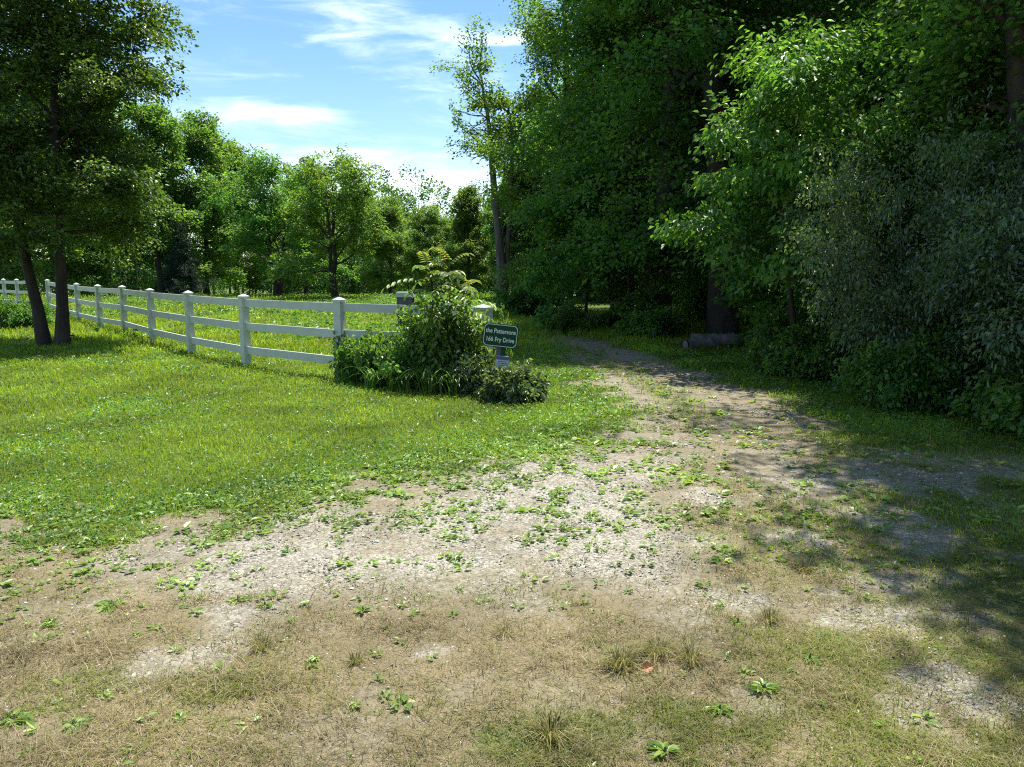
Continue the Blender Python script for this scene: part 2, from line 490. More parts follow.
def proto(k):
    if k in PROTO: return PROTO[k]
    if k.startswith('maple'):
        v = int(k[-1])
        r = make_tree(k, 16, .26, (.16, .2, .13)[v], round_prof((3.3, 3.6, 4.6)[v]), (38, 34, 42)[v], 60000, .10, .07, M_MAPLE, B_DARK, .74, 54, k2=10, elev=(5, 62))
    elif k == 'highmaple':
        r = make_tree(k, 13.5, .2, .40, round_prof(2.7), 30, 30000, .10, .07, M_MAPLE, B_DARK, .74, 40, k2=9, elev=(5, 60))
    elif k == 'walnut':
        r = make_tree(k, 9.5, .2, .18, round_prof(4.6, .8), 24, 26000, .24, .10, M_FAR, B_DARK, .8, 26, k2=9, elev=(18, 60), stems=[((-.1, 0), (-.12, 0), 1), ((.12, 0), (.14, .04), .93)])
    elif k.startswith('far'):
        v = int(k[-1])
        r = make_tree(k, 13, .22, .10, round_prof((4.2, 3.5, 4.8)[v]), 34, 46000, .20, .135, M_FAR, B_DARK, .9, 32, k2=9, elev=(8, 66))
    elif k == 'bright':
        r = make_tree(k, 6.2, .07, .34, round_prof(2.3, .9), 17, 15000, .145, .08, M_BRIGHT, B_DARK, .6, 24, k2=8, elev=(12, 50), droop=-.65, tilt=.5)
    elif k == 'left':
        r = make_tree(k, 9.6, .11, .25, round_prof(1.95, .95), 72, 150000, .08, .05, M_SMALL, B_DARK, .42, 30, k2=10, elev=(2, 68),
                      stems=[((-.19, 0), (-.13, .02), .9), ((.17, 0), (.03, -.02), 1.0)], wander=.018)
    elif k == 'spruce':
        r = make_tree(k, 9, .16, .05, lambda t: 2.3 * (1 - t) + .15, 60, 26000, .2, .05, M_SPRUCE, B_DARK, .5, 30, k2=7, elev=(-12, 20), tilt=.8)
    elif k.startswith('honey'):
        r = make_shrub(k, (3.1, 2.6)[int(k[-1])], 1.6, 22, 42000, .075, .042, M_HONEY, B_GREY, .55, 40, .62, -.07, lowest=.18, tilt=.4, flat=.2)
    elif k.startswith('bush'):
        r = make_shrub(k, (1.25, .95)[int(k[-1])], .95, 16, 11000, .11, .07, M_MAPLE, B_DARK, .3, 22, .8, -.08)
    elif k == 'sapling':
        r = make_tree(k, 5, .05, .08, round_prof(1.7, .95), 26, 15000, .13, .085, M_MAPLE, B_DARK, .5, 22, k2=7, elev=(5, 60))
    PROTO[k] = r
    return r


def place(kind, name, cat, x, y, s, label, group=None, rz=None, wood='trunk', leaf='crown', tiltxy=(0, 0)):
    a, b = proto(kind)
    t = thing(name, (x, y, float(gz(x, y))), label, cat, group, rng.uniform(0, 6.28) if rz is None else rz, s)
    t.rotation_euler = (tiltxy[0], tiltxy[1], t.rotation_euler[2])
    link(wood, a, t); link(leaf, b, t)
    return t


# ------------------------------------------------------------------ ground
def axis(lo, hi, step, far_lo, far_hi, g=1.16):
    a = list(np.arange(lo, hi + 1e-6, step))
    s = step; v = a[-1]
    while v < far_hi: s *= g; v += s; a.append(v)
    s = step; v = a[0]; b = []
    while v > far_lo: s *= g; v -= s; b.append(v)
    return np.array(b[::-1] + a)


gx = axis(-9, 9, .07, -2500, 2500); gy = axis(1.2, 20, .07, -1200, 3000)
X, Y = np.meshgrid(gx, gy)
xs, ys = X.ravel(), Y.ravel()
green, grav, dry, weeds, sl, sv = cover(xs, ys)
zs = gz(xs, ys) + (fbm(xs * 6, ys * 6, 41, 2) - .5) * .018 * (np.hypot(xs, ys) < 25)
GV = np.stack([xs, ys, zs], 1)
nx = len(gx)
ii, jj = np.meshgrid(np.arange(len(gy) - 1), np.arange(nx - 1), indexing='ij')
quad = np.stack([ii * nx + jj, ii * nx + jj + 1, (ii + 1) * nx + jj + 1, (ii + 1) * nx + jj], -1).reshape(-1, 4)
# the driveway: gravel apron and track, cut out of the same sheet
bare = (green < .5) & (sl < .0) & (ys > -30) & (ys < 34) & (np.abs(xs) < 40)
is_drive = bare[quad].sum(1) >= 3


def ground_mat():
    m, nt, out = new_mat('ground cover'); L = nt.links.new
    tc = N(nt, 'ShaderNodeTexCoord')

    def noise(s, d=6, r=.6):
        n = N(nt, 'ShaderNodeTexNoise'); n.inputs['Scale'].default_value = s; n.inputs['Detail'].default_value = d; n.inputs['Roughness'].default_value = r
        L(tc.outputs['Object'], n.inputs['Vector']); return n.outputs[0]

    def mix(f, a, b):
        x = N(nt, 'ShaderNodeMix', data_type='RGBA'); L(f, x.inputs[0])
        for v, s in ((a, 6), (b, 7)):
            if isinstance(v, tuple): x.inputs[s].default_value = (*v, 1)
            else: L(v, x.inputs[s])
        return x.outputs[2]

    def mask(attr, n, k, soft):
        a = N(nt, 'ShaderNodeAttribute'); a.attribute_name = attr
        ma = N(nt, 'ShaderNodeMath', operation='MULTIPLY_ADD'); ma.inputs[1].default_value = k; L(n, ma.inputs[0]); L(a.outputs['Fac'], ma.inputs[2])
        mr = N(nt, 'ShaderNodeMapRange'); mr.inputs[1].default_value = .5 + k / 2 - soft; mr.inputs[2].default_value = .5 + k / 2 + soft
        L(ma.outputs[0], mr.inputs[0]); return mr.outputs[0]
    n_f, n_m, n_b = noise(140, 3), noise(24, 5), noise(2.2, 5)
    dirt = ramp(nt, n_m, [(.3, (.13, .112, .07)), (.7, (.30, .265, .175))])
    vo = N(nt, 'ShaderNodeTexVoronoi'); vo.inputs['Scale'].default_value = 85; L(tc.outputs['Object'], vo.inputs['Vector'])
    sep = N(nt, 'ShaderNodeSeparateColor'); L(vo.outputs['Color'], sep.inputs[0])
    stone = ramp(nt, sep.outputs[0], [(0, (.15, .14, .11)), (.4, (.29, .27, .215)), (.8, (.41, .39, .325)), (1, (.54, .52, .46))])
    col = mix(mask('gravel', n_m, .9, .35), dirt, stone)
    thatch = ramp(nt, n_f, [(.3, (.11, .09, .047)), (.55, (.215, .178, .10)), (.75, (.35, .30, .19))])
    col = mix(mask('dry', n_m, .8, .3), col, thatch)
    gr = ramp(nt, n_m, [(.3, (.045, .075, .012)), (.7, (.10, .15, .018))])
    col = mix(mask('green', n_m, .5, .25), col, gr)
    tint = ramp(nt, n_b, [(.3, (.82, .82, .82)), (.7, (1.12, 1.1, 1.08))])
    mu = N(nt, 'ShaderNodeMix', data_type='RGBA', blend_type='MULTIPLY'); mu.inputs[0].default_value = 1
    L(col, mu.inputs[6]); L(tint, mu.inputs[7])
    pb = N(nt, 'ShaderNodeBsdfPrincipled'); pb.inputs['Roughness'].default_value = .95; pb.inputs['Specular IOR Level'].default_value = .2
    L(mu.outputs[2], pb.inputs['Base Color'])
    ad = N(nt, 'ShaderNodeMath', operation='MULTIPLY_ADD'); L(vo.outputs['Distance'], ad.inputs[0]); ad.inputs[1].default_value = -.8; L(n_f, ad.inputs[2])
    bp = N(nt, 'ShaderNodeBump'); bp.inputs['Strength'].default_value = .9; bp.inputs['Distance'].default_value = .012
    L(ad.outputs[0], bp.inputs['Height']); L(bp.outputs[0], pb.inputs['Normal']); L(pb.outputs[0], out.inputs[0])
    return m


M_GROUND = ground_mat()


def sheet(name, sel):
    q = quad[sel]; u, inv = np.unique(q, return_inverse=True)
    me = mk_mesh(name, GV[u], inv.reshape(-1, 4), M_GROUND, True)
    for nm, arr in (('green', green), ('gravel', grav), ('dry', dry)):
        a = me.attributes.new(nm, 'FLOAT', 'POINT'); a.data.foreach_set('value', arr[u].astype(np.float32))
    return tag(link(name, me), kind='structure')


sheet('ground', ~is_drive)
sheet('gravel_driveway', is_drive)


# ------------------------------------------------------------------ ground cover (uncountable stuff)
def scatter(n, r0, r1, p=2.0, half=52):
    u = rng.uniform(size=n)
    if abs(p - 2) < 1e-6: r = r0 * (r1 / r0) ** u
    else: r = (r0 ** (2 - p) + u * (r1 ** (2 - p) - r0 ** (2 - p))) ** (1 / (2 - p))
    a = np.radians(rng.uniform(-half, half, n))
    return np.sin(a) * r, np.cos(a) * r, r


def stuff(name, V, F, mat):
    return tag(link(name, mk_mesh(name, V, F, mat)), kind='stuff')


# mown lawn
x, y, r = scatter(620000, 4.6, 30, 1.75)
g, gr_, dr_, wd, sl_, sv_ = cover(x, y)
ok = (rng.uniform(size=len(x)) < g * (.55 + .5 * fbm(x * 3, y * 3, 61))) & ((sl_ > -1.2) | (sv_ > -1.2))
x, y, r, sv2 = x[ok], y[ok], r[ok], sv_[ok]
n = len(x); sc = np.clip(r / 9, .75, 3.2)
hh = (.035 + .045 * fbm(x * 1.3, y * 1.3, 71)) * rng.uniform(.6, 1.3, n) * np.sqrt(sc)
hh *= 1 + 1.3 * sstep(14, 20, y + .25 * x)            # taller past the fence
V, F = blade_geo(np.stack([x, y, gz(x, y) - .004], 1), hh, .0052 * sc * rng.uniform(.7, 1.3, n), rng.uniform(.1, 1.1, n), rng.uniform(0, 2 * PI, n))
stuff('lawn_grass', V, F, M_LAWN)

# broad-leaved weeds in the lawn, thickest at its front edge
x, y, r = scatter(330000, 4.4, 28, 1.8)
g, gr_, dr_, wd, sl_, sv_ = cover(x, y)
edge = np.exp(-np.abs(sl_ - .25) / .45)
pr = g * (.10 + .75 * sstep(.5, .68, fbm(x * 1.1, y * 1.1, 81)) * .55 + .7 * edge) + .45 * g * (sv_ > 0) * sstep(6.5, 8.5, y)
ok = (rng.uniform(size=len(x)) < pr)
x, y, r = x[ok], y[ok], r[ok]; n = len(x); sc = np.clip(r / 9, .8, 3)
az = rng.uniform(0, 2 * PI, n)
d = np.stack([np.cos(az), np.sin(az), rng.uniform(.05, .9, n)], 1); nn = rng.normal(size=(n, 3)) * .35 + np.array([0, 0, 1])
V, F = leaf_geo(np.stack([x, y, gz(x, y) + rng.uniform(.005, .045, n)], 1), d, nn, .034 * sc * rng.uniform(.6, 1.5, n), .019 * sc * rng.uniform(.6, 1.4, n))
stuff('lawn_weeds', V, F, M_LWEED)

# field beyond the fence
x, y, r = scatter(190000, 16, 95, 1.6)
g, gr_, dr_, wd, sl_, sv_ = cover(x, y)
ok = (sl_ > .3) & (y > 15 + .0 * x) & (rng.uniform(size=len(x)) < .9)
x, y, r = x[ok], y[ok], r[ok]; n = len(x); sc = np.clip(r / 20, .8, 3)
hh = (.08 + .16 * fbm(x * .5, y * .5, 91)) * rng.uniform(.5, 1.3, n) * sstep(14, 22, y - .55 * x * 0 + 3)
V, F = blade_geo(np.stack([x, y, gz(x, y)], 1), hh, .016 * sc, rng.uniform(.1, 1.0, n), rng.uniform(0, 2 * PI, n))
stuff('field_grass', V, F, M_LAWN)
x, y, r = scatter(160000, 15, 60, 1.4)
sl_ = sdist(LAWN, x, y)
pr = sstep(.50, .64, fbm(x * .25, y * .25, 95)) * sstep(15, 19, y + .4 * (x + 4))
pr = np.maximum(pr, .8 * sstep(5, 2, np.abs(x + 5.5)) * sstep(18, 24, y))
ok = (sl_ > .6) & (rng.uniform(size=len(x)) < pr)
x, y, r = x[ok], y[ok], r[ok]; n = len(x)
az = rng.uniform(0, 2 * PI, n)
d = np.stack([np.cos(az), np.sin(az), rng.uniform(-.2, .7, n)], 1); nn = rng.normal(size=(n, 3)) * .5 + np.array([0, 0, 1])
V, F = leaf_geo(np.stack([x, y, gz(x, y) + rng.uniform(.03, .38, n) * fbm(x * .8, y * .8, 97)], 1), d, nn, .12 * rng.uniform(.6, 1.4, n), .06 * rng.uniform(.6, 1.4, n))
stuff('field_weeds', V, F, M_LWEED)

# dry turf on the apron
x, y, r = scatter(520000, 1.6, 9.5, 1.9)
g, gr_, dr_, wd, sl_, sv_ = cover(x, y)
ok = (rng.uniform(size=len(x)) < (dr_ * (.08 + .85 * sstep(.40, .66, fbm(x * 7, y * 7, 101) * .6 + fbm(x * 2, y * 2, 102) * .4)) + .04))
x, y, r = x[ok], y[ok], r[ok]; n = len(x); sc = np.clip(r / 4, .8, 2)
hh = (.008 + .06 * fbm(x * 4, y * 4, 103) ** 2) * np.clip(1.15 - (y - 3) * .12, .6, 1.2) * rng.uniform(.5, 1.7, n)
V, F = blade_geo(np.stack([x, y, gz(x, y) - .006], 1), hh, .0023 * sc * rng.uniform(.7, 1.4, n), rng.uniform(.5, 3.0, n), rng.uniform(0, 2 * PI, n))
stuff('dry_grass', V, F, M_DRY)

# green blades and moss patches among it
x, y, r = scatter(420000, 1.6, 9, 1.9)
g, gr_, dr_, wd, sl_, sv_ = cover(x, y)
pp = .07 * sstep(5.4, 3.6, y) + .9 * sstep(.50, .64, fbm(x * 1.8, y * 1.8, 111) * .6 + fbm(x * 6, y * 6, 113) * .4) * (.25 + .75 * sstep(.2, 2.0, x)) * sstep(5.8, 4.6, y)
ok = rng.uniform(size=len(x)) < np.maximum(pp, 1.4 * g) * (sl_ < 0) * (1 - .8 * gr_) * (.3 + .7 * np.maximum(dr_, g))
x, y, r = x[ok], y[ok], r[ok]; n = len(x)
hh = (.014 + .045 * fbm(x * 5, y * 5, 115)) * rng.uniform(.5, 1.5, n)
V, F = blade_geo(np.stack([x, y, gz(x, y) - .004], 1), hh, .0027 * rng.uniform(.7, 1.4, n), rng.uniform(.4, 2.4, n), rng.uniform(0, 2 * PI, n))
stuff('short_green_grass', V, F, leaf_mat('olive blades', [(0, (.08, .115, .014)), (.6, (.14, .175, .026)), (1, (.25, .235, .075))], (1.8, 1.7, .9), .42, .55, .3, 0))

# low weeds over the gravel: small rosettes too many to count
x, y, r = scatter(70000, 2.0, 17, 1.7)
g, gr_, dr_, wd, sl_, sv_ = cover(x, y)
ok = rng.uniform(size=len(x)) < wd * (sl_ < .4) * (.66 * sstep(3.6, 5.4, y + .25 * fbm(x, y, 131)) + .10) * (1 - .6 * sstep(5.6, 7, y) * sstep(.6, 1.2, x))
cx, cy = x[ok], y[ok]; m = len(cx)
per = rng.integers(3, 9, m); idx = np.repeat(np.arange(m), per); n = len(idx)
rad = (rng.uniform(.012, .042, m) * rng.choice([.7, 1, 1.4], m) * np.clip(np.hypot(cx, cy) / 5, .8, 1.6))[idx]
az = rng.uniform(0, 2 * PI, n)
px, py = cx[idx] + np.cos(az) * rad * .3, cy[idx] + np.sin(az) * rad * .3
d = np.stack([np.cos(az), np.sin(az), rng.uniform(.05, .55, n)], 1); nn = rng.normal(size=(n, 3)) * .25 + np.array([0, 0, 1])
V, F = leaf_geo(np.stack([px, py, gz(px, py) + rng.uniform(.004, .02, n)], 1), d, nn, rad * rng.uniform(.7, 1.3, n), rad * .5 * rng.uniform(.7, 1.3, n))
stuff('gravel_weeds', V, F, M_WEED)

# loose gravel
x, y, r = scatter(150000, 1.7, 14, 1.9)
g, gr_, dr_, wd, sl_, sv_ = cover(x, y)
ok = rng.uniform(size=len(x)) < (gr_ * .75 + .05 * (1 - g)) * (sl_ < .2)
x, y, r = x[ok], y[ok], r[ok]; n = len(x)
ph = (1 + 5 ** .5) / 2
ico = norm(np.array([(-1, ph, 0), (1, ph, 0), (-1, -ph, 0), (1, -ph, 0), (0, -1, ph), (0, 1, ph), (0, -1, -ph), (0, 1, -ph), (ph, 0, -1), (ph, 0, 1), (-ph, 0, -1), (-ph, 0, 1)], float))
icf = np.array([(0, 11, 5), (0, 5, 1), (0, 1, 7), (0, 7, 10), (0, 10, 11), (1, 5, 9), (5, 11, 4), (11, 10, 2), (10, 7, 6), (7, 1, 8), (3, 9, 4), (3, 4, 2), (3, 2, 6), (3, 6, 8), (3, 8, 9), (4, 9, 5), (2, 4, 11), (6, 2, 10), (8, 6, 7), (9, 8, 1)])
sz = np.exp(rng.normal(-5.45, .36, n)) * np.clip(r / 4, .75, 1.9)
sh = ico[None] * (1 + rng.normal(size=(n, 12, 1)) * .18) * (sz[:, None] * rng.uniform(.6, 1.3, (n, 3)) * np.array([1, 1, .62]))[:, None]
a = rng.uniform(0, 2 * PI, n); ca, sa = np.cos(a)[:, None], np.sin(a)[:, None]
shx = sh[..., 0] * ca - sh[..., 1] * sa; shy = sh[..., 0] * sa + sh[..., 1] * ca
P = np.stack([shx + x[:, None], shy + y[:, None], sh[..., 2] + gz(x, y)[:, None] + (sz * .2)[:, None]], -1)
mg, nt, out = new_mat('loose stone')
geo = N(nt, 'ShaderNodeNewGeometry')
c = ramp(nt, geo.outputs['Random Per Island'], [(0, (.11, .102, .085)), (.35, (.22, .207, .17)), (.8, (.34, .325, .28)), (1, (.52, .50, .45))])
pb = N(nt, 'ShaderNodeBsdfPrincipled'); pb.inputs['Roughness'].default_value = .85
nt.links.new(c, pb.inputs['Base Color']); nt.links.new(pb.outputs[0], out.inputs[0])
stuff('gravel', P.reshape(-1, 3), (np.arange(n)[:, None, None] * 12 + icf[None]).reshape(-1, 3), mg)


# ------------------------------------------------------------------ foreground weeds and tufts, one by one
def rosette(px, py, rad, nleaf, label, mat=M_WEED, up=.35):
    x0, y0 = gp(px, py)
    t = thing('weed_rosette', (x0, y0, float(gz(x0, y0))), label, 'weed', 'broad-leaved weeds in the gravel apron')
    rad *= .85; nleaf = int(nleaf * 1.5)
    az = rng.uniform(0, 6.28) + np.arange(nleaf) * 2.4 + rng.normal(size=nleaf) * .45
    f = np.linspace(.4, 1, nleaf) * rng.uniform(.7, 1.15, nleaf)
    d = np.stack([np.cos(az), np.sin(az), up * (1.5 - f) + rng.normal(size=nleaf) * .1], 1)
    p = d * rad * .12; p[:, 2] = .008 + .012 * (1.1 - f)
    V, F = leaf_geo(p, d, np.array([0, 0, 1.0]) + rng.normal(size=(nleaf, 3)) * .2, rad * f * rng.uniform(.75, 1.2, nleaf), rad * .40 * f * rng.uniform(.7, 1.25, nleaf), .15, .3)
    link('leaves', mk_mesh('rosette_leaves', V, F, mat), t)
    T = Tubes(); T.add(np.array([[0, 0, -.03], [0, 0, .01], [0, 0, .03]]), np.array([.008, .007, .003]), 5)
    link('crown', T.mesh('rosette_crown', B_STEM), t)


for px, py, rad, nl, lab in [
    (74, 727, .085, 15, 'pale broad-leaved weed rosette in the bottom corner of the dry turf, at the wood-free side'),
    (50, 624, .075, 11, 'flat green weed at the frame edge below the lawn corner, beside bare tan turf'),
    (112, 606, .11, 20, 'dark green spreading weed, largest in the tan turf below the lawn'),
    (153, 568, .085, 14, 'green weed rosette close under the front edge of the lawn'),
    (238, 602, .075, 13, 'green weed rosette at the edge of the pale gravel, left of the centre'),
    (265, 608, .06, 12, 'small bluish weed rosette just beside a larger one at the gravel edge'),
    (363, 612, .07, 11, 'lone green weed with upright leaf in pale bare gravel'),
    (738, 622, .055, 11, 'bluish weed rosette among brown grass tufts on the near turf'),
    (810, 660, .06, 9, 'yellow-green weed with wide leaves in the brown turf, above the taller weed'),
    (764, 690, .085, 16, 'tall pale weed clump standing up from the brown foreground turf'),
    (665, 757, .08, 13, 'broad-leaved weed cut by the bottom edge of the picture'),
    (720, 712, .075, 15, 'low pale weed patch below the tall weed clump'),
    (15, 722, .10, 16, 'dark weed clump in the bottom corner, partly outside the picture'),
]:
    rosette(px, py, rad, nl, lab, up=.8 if px in (764, 665, 363) else .3)


def tuft(px, py, h, nb, label):
    x0, y0 = gp(px, py)
    t = thing('grass_tuft', (x0, y0, float(gz(x0, y0))), label, 'grass tuft', 'grass tufts on the gravel apron')
    a = rng.uniform(0, 6.28, nb); rr = rng.uniform(0, h * .45, nb)
    p = np.stack([np.cos(a) * rr, np.sin(a) * rr, np.zeros(nb) - .005], 1)
    V, F = blade_geo(p, h * rng.uniform(.5, 1.15, nb), rng.uniform(.0022, .0042, nb), rng.uniform(.3, 1.9, nb), a - PI / 2 + rng.normal(size=nb) * .5)
    link('blades', mk_mesh('tuft_blades', V, F, M_OLIVE), t)


M_OLIVE = leaf_mat('olive tuft blades', [(0, (.09, .105, .025)), (.5, (.17, .165, .045)), (1, (.32, .27, .13))], (1.6, 1.5, .9), .3, .55, .3, 0)
for px, py, h, nb, lab in [
    (263, 648, .085, 70, 'lone olive grass tuft in bare tan turf beside the gravel'),
    (505, 635, .075, 60, 'small olive grass tuft in the middle of the pale gravel'),
    (622, 668, .11, 150, 'wide brown grass tuft just behind the fallen orange leaf'),
    (655, 655, .10, 120, 'brown grass tuft right behind the fallen leaf, touching a wider one'),
    (690, 662, .10, 120, 'brown grass tuft in the row of tufts, next beyond the fallen leaf'),
    (770, 618, .09, 110, 'olive grass tuft standing apart beyond the bluish weed'),
    (805, 570, .08, 80, 'small olive grass tuft at the shaded edge of the gravel'),
    (355, 662, .06, 60, 'short tan grass tuft where gravel meets the dark near turf'),
    (550, 740, .11, 170, 'dense green grass tuft at the bottom edge, mid picture'),
]:
    tuft(px, py, h, nb, lab)

x0, y0 = gp(648, 674)
V, F = leaf_geo(np.array([[-.03, 0, .012]]), np.array([[1, .2, .25]]), np.array([[.1, -.75, .6]]), np.array([.062]), np.array([.042]), .22, .3)
fl = thing('fallen_leaf', (x0, y0, float(gz(x0, y0)) + .006), 'curled orange-brown fallen leaf on the near turf', 'leaf')
link('blade', mk_mesh('fallen_leaf_blade', V, F, M_DEAD), fl)
T = Tubes(); T.add(np.array([[-.052, -.006, .004], [-.04, -.003, .008], [-.029, 0, .012]]), np.array([.0012, .0012, .001]), 5); link('stalk', T.mesh('leaf_stalk', B_STEM), fl)


# ------------------------------------------------------------------ fences
POSTH = 1.22
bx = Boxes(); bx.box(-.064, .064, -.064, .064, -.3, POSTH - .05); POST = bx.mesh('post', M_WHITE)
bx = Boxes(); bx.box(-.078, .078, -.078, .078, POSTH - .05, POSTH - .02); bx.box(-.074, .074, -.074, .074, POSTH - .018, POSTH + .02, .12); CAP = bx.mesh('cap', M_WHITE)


def fence(name, pts, label, group, thick=(), zoff=None):
    x0, y0 = pts[0]
    z0 = float(gz(x0, y0))
    root = thing(name, (x0, y0, z0), label, 'fence', group)
    zz = [float(gz(x, y)) + (zoff[i] if zoff else 0) for i, (x, y) in enumerate(pts)]
    for i, (x, y) in enumerate(pts):
        a, b = pts[max(0, i - 1)], pts[min(len(pts) - 1, i + 1)]
        rz = math.atan2(b[1] - a[1], b[0] - a[0])
        p = link('post', POST, root, (x - x0, y - y0, zz[i] - z0)); p.rotation_euler = (0, 0, rz)
        if i in thick: p.scale = (1.6, 1.6, 1)
        link('cap', CAP, p)
    for i in range(len(pts) - 1):
        (xa, ya), (xb, yb) = pts[i], pts[i + 1]
        dx, dy = xb - xa, yb - ya; ll = math.hypot(dx, dy); ux, uy = dx / ll, dy / ll; px_, py_ = -uy * .02, ux * .02
        e = .0645 if i not in thick else .104
        e2 = .0645 if (i + 1) not in thick else .104
        A = np.array([xa + ux * e - x0, ya + uy * e - y0]); B = np.array([xb - ux * e2 - x0, yb - uy * e2 - y0])
        for hc in (1.085, .685, .275):
            b = Boxes()
            za, zb = zz[i] - z0 + hc, zz[i + 1] - z0 + hc
            c = []
            for dz in (-.063, .063):
                c += [(A[0] - px_, A[1] - py_, za + dz), (B[0] - px_, B[1] - py_, zb + dz), (B[0] + px_, B[1] + py_, zb + dz), (A[0] + px_, A[1] + py_, za + dz)]
            b.hexa(c)
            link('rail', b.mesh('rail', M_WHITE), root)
    return root


NEAR = [(-.42, 11.55), (-1.0, 11.9), (-2.59, 11.98), (-4.6, 13.7), (-6.27, 15.5), (-8.05, 17.8), (-9.78, 20.1), (-11.27, 21.8), (-13.2, 24.3), (-14.9, 26.6), (-17.2, 29.7)]
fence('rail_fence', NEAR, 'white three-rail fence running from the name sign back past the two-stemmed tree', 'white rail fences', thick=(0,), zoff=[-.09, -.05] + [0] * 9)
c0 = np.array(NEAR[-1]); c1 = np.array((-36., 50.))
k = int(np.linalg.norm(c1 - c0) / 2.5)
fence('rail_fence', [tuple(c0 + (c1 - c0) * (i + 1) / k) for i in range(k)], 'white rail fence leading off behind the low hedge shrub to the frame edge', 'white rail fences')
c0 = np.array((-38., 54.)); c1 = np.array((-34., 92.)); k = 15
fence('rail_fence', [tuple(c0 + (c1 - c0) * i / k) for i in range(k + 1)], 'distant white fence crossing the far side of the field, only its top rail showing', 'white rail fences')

# grey box with a pale lid in the field
xb = at(405, 21.)
ub = thing('hive_box', (xb, 21, float(gz(xb, 21))), 'dark grey box with white lid standing in the field just behind the fence', 'box')
b = Boxes(); b.box(-.2, .2, -.22, .22, .42, .93); link('body', b.mesh('box_body', paint_mat('grey box', (.09, .10, .11), (.05, .05, .05), .6)), ub)
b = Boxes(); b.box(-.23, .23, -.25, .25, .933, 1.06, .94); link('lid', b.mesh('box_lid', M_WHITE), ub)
for sx in (-.16, .16):
    for sy in (-.17, .17):
        b = Boxes(); b.box(sx - .025, sx + .025, sy - .025, sy + .025, -.1, .418); link('leg', b.mesh('box_leg', B_GREY), ub)

# ------------------------------------------------------------------ name sign
SY = 10.2
SX = at(493, SY)
sign = thing('name_sign', (SX, SY, float(gz(SX, SY))), 'dark green name sign with cream lettering, tilted on a post beside the bed', 'sign')
sign.rotation_euler = (0, math.radians(6.5), math.radians(4))
m_green = paint_mat('sign green', (.004, .048, .028), (.008, .056, .034), .55, .5, .15)
m_cream = paint_mat('sign cream', (.62, .62, .52), (.5, .5, .42), .5)


def plate(w, h, ch, y0, y1, cz, mat, name, cx=0):
    o = np.array([(-w + ch, -h), (w - ch, -h), (w, -h + ch), (w, h - ch), (w - ch, h), (-w + ch, h), (-w, h - ch), (-w, -h + ch)])
    V = [(x + cx, y0, z + cz) for x, z in o] + [(x + cx, y1, z + cz) for x, z in o]
    me = bpy.data.meshes.new(name)
    F = [list(range(8)), list(range(15, 7, -1))] + [[i, i + 8, (i + 1) % 8 + 8, (i + 1) % 8] for i in range(8)]
    me.from_pydata(V, [], F); me.materials.append(mat); me.update()
    return me


CZ = .815
brd = link('board', plate(.225, .150, .036, -.012, .012, CZ, m_green, 'sign_board'), sign)
# raised border line: ring between two chamfered outlines
o1 = [(-.214 + .033, -.139), (.214 - .033, -.139), (.214, -.139 + .033), (.214, .139 - .033), (.214 - .033, .139), (-.214 + .033, .139), (-.214, .139 - .033), (-.214, -.139 + .033)]
V = []; F = []
for sc_, yy in ((1, -.0155), (.966, -.0155), (1, -.0125), (.966, -.0125)):
    V += [(x * sc_, yy, CZ + z * (sc_ if sc_ == 1 else .948)) for x, z in o1]
for i in range(8):
    j = (i + 1) % 8
    F += [(i, j, 8 + j, 8 + i), (16 + i, 24 + i, 24 + j, 16 + j), (i, 16 + i, 16 + j, j), (8 + i, 8 + j, 24 + j, 24 + i)]
me = bpy.data.meshes.new('sign_border'); me.from_pydata(V, [], F); me.materials.append(m_cream); me.update(); link('border', me, brd)


def text_mesh(s, size, mat, name, off=.0):
    cu = bpy.data.curves.new(name, 'FONT'); cu.body = s; cu.size = size; cu.align_x = 'CENTER'; cu.align_y = 'CENTER'; cu.extrude = .0015; cu.offset = off
    o = bpy.data.objects.new(name, cu); COL.objects.link(o)
    bpy.context.view_layer.update()
    me = bpy.data.meshes.new_from_object(o.evaluated_get(bpy.context.evaluated_depsgraph_get()))
    bpy.data.objects.remove(o); bpy.data.curves.remove(cu)
    me.materials.clear(); me.materials.append(mat)
    return me


for s, z, sz in (('the Pattersons', .054, .073), ('166 Fry Drive', -.054, .073)):
    o = link('lettering', text_mesh(s, sz, m_cream, 'lettering', .0014), brd, (0, -.0148, CZ + z)); o.rotation_euler = (PI / 2, 0, 0)
    o.scale = (.9, 1.1, 1)
b = Boxes(); b.box(-.03, .03, .0135, .055, -.25, .90); link('post', b.mesh('sign_post', paint_mat('sign post', (.05, .06, .05), (.09, .09, .08), .6)), sign)
m_blue = paint_mat('plaque blue', (.05, .07, .16), (.07, .09, .2), .4); m_gry = paint_mat('plaque grey', (.42, .46, .5), (.33, .37, .4), .45)
pl = link('plaque', plate(.088, .082, .012, -.008, .008, .475, m_gry, 'sign_plaque', .06), sign)
link('plaque_band', plate(.084, .022, .006, -.012, -.0085, .53, m_blue, 'plaque_band', .06), pl)
for q, (w, z) in enumerate(((.055, .485), (.06, .46), (.045, .435))):
    b = Boxes(); b.box(.06 - w, .06 + w, -.0105, -.0085, z - .004, z + .004); link('text_line', b.mesh('text_line', m_blue), pl)
b = Boxes(); b.box(.03, .09, .0085, .03, .40, .69); link('bracket', b.mesh('sign_bracket', m_green), sign)


# ------------------------------------------------------------------ planting bed at the fence end
def shrub_at(name, cat, px, y, args, label, group='plants in the bed around the name sign', **kw):
    a, f = make_shrub(name, *args, **kw)
    x = at(px, y)
    t = thing(name, (x, y, float(gz(x, y))), label, cat, group)
    link('stems', a, t); link('foliage', f, t)
    return t


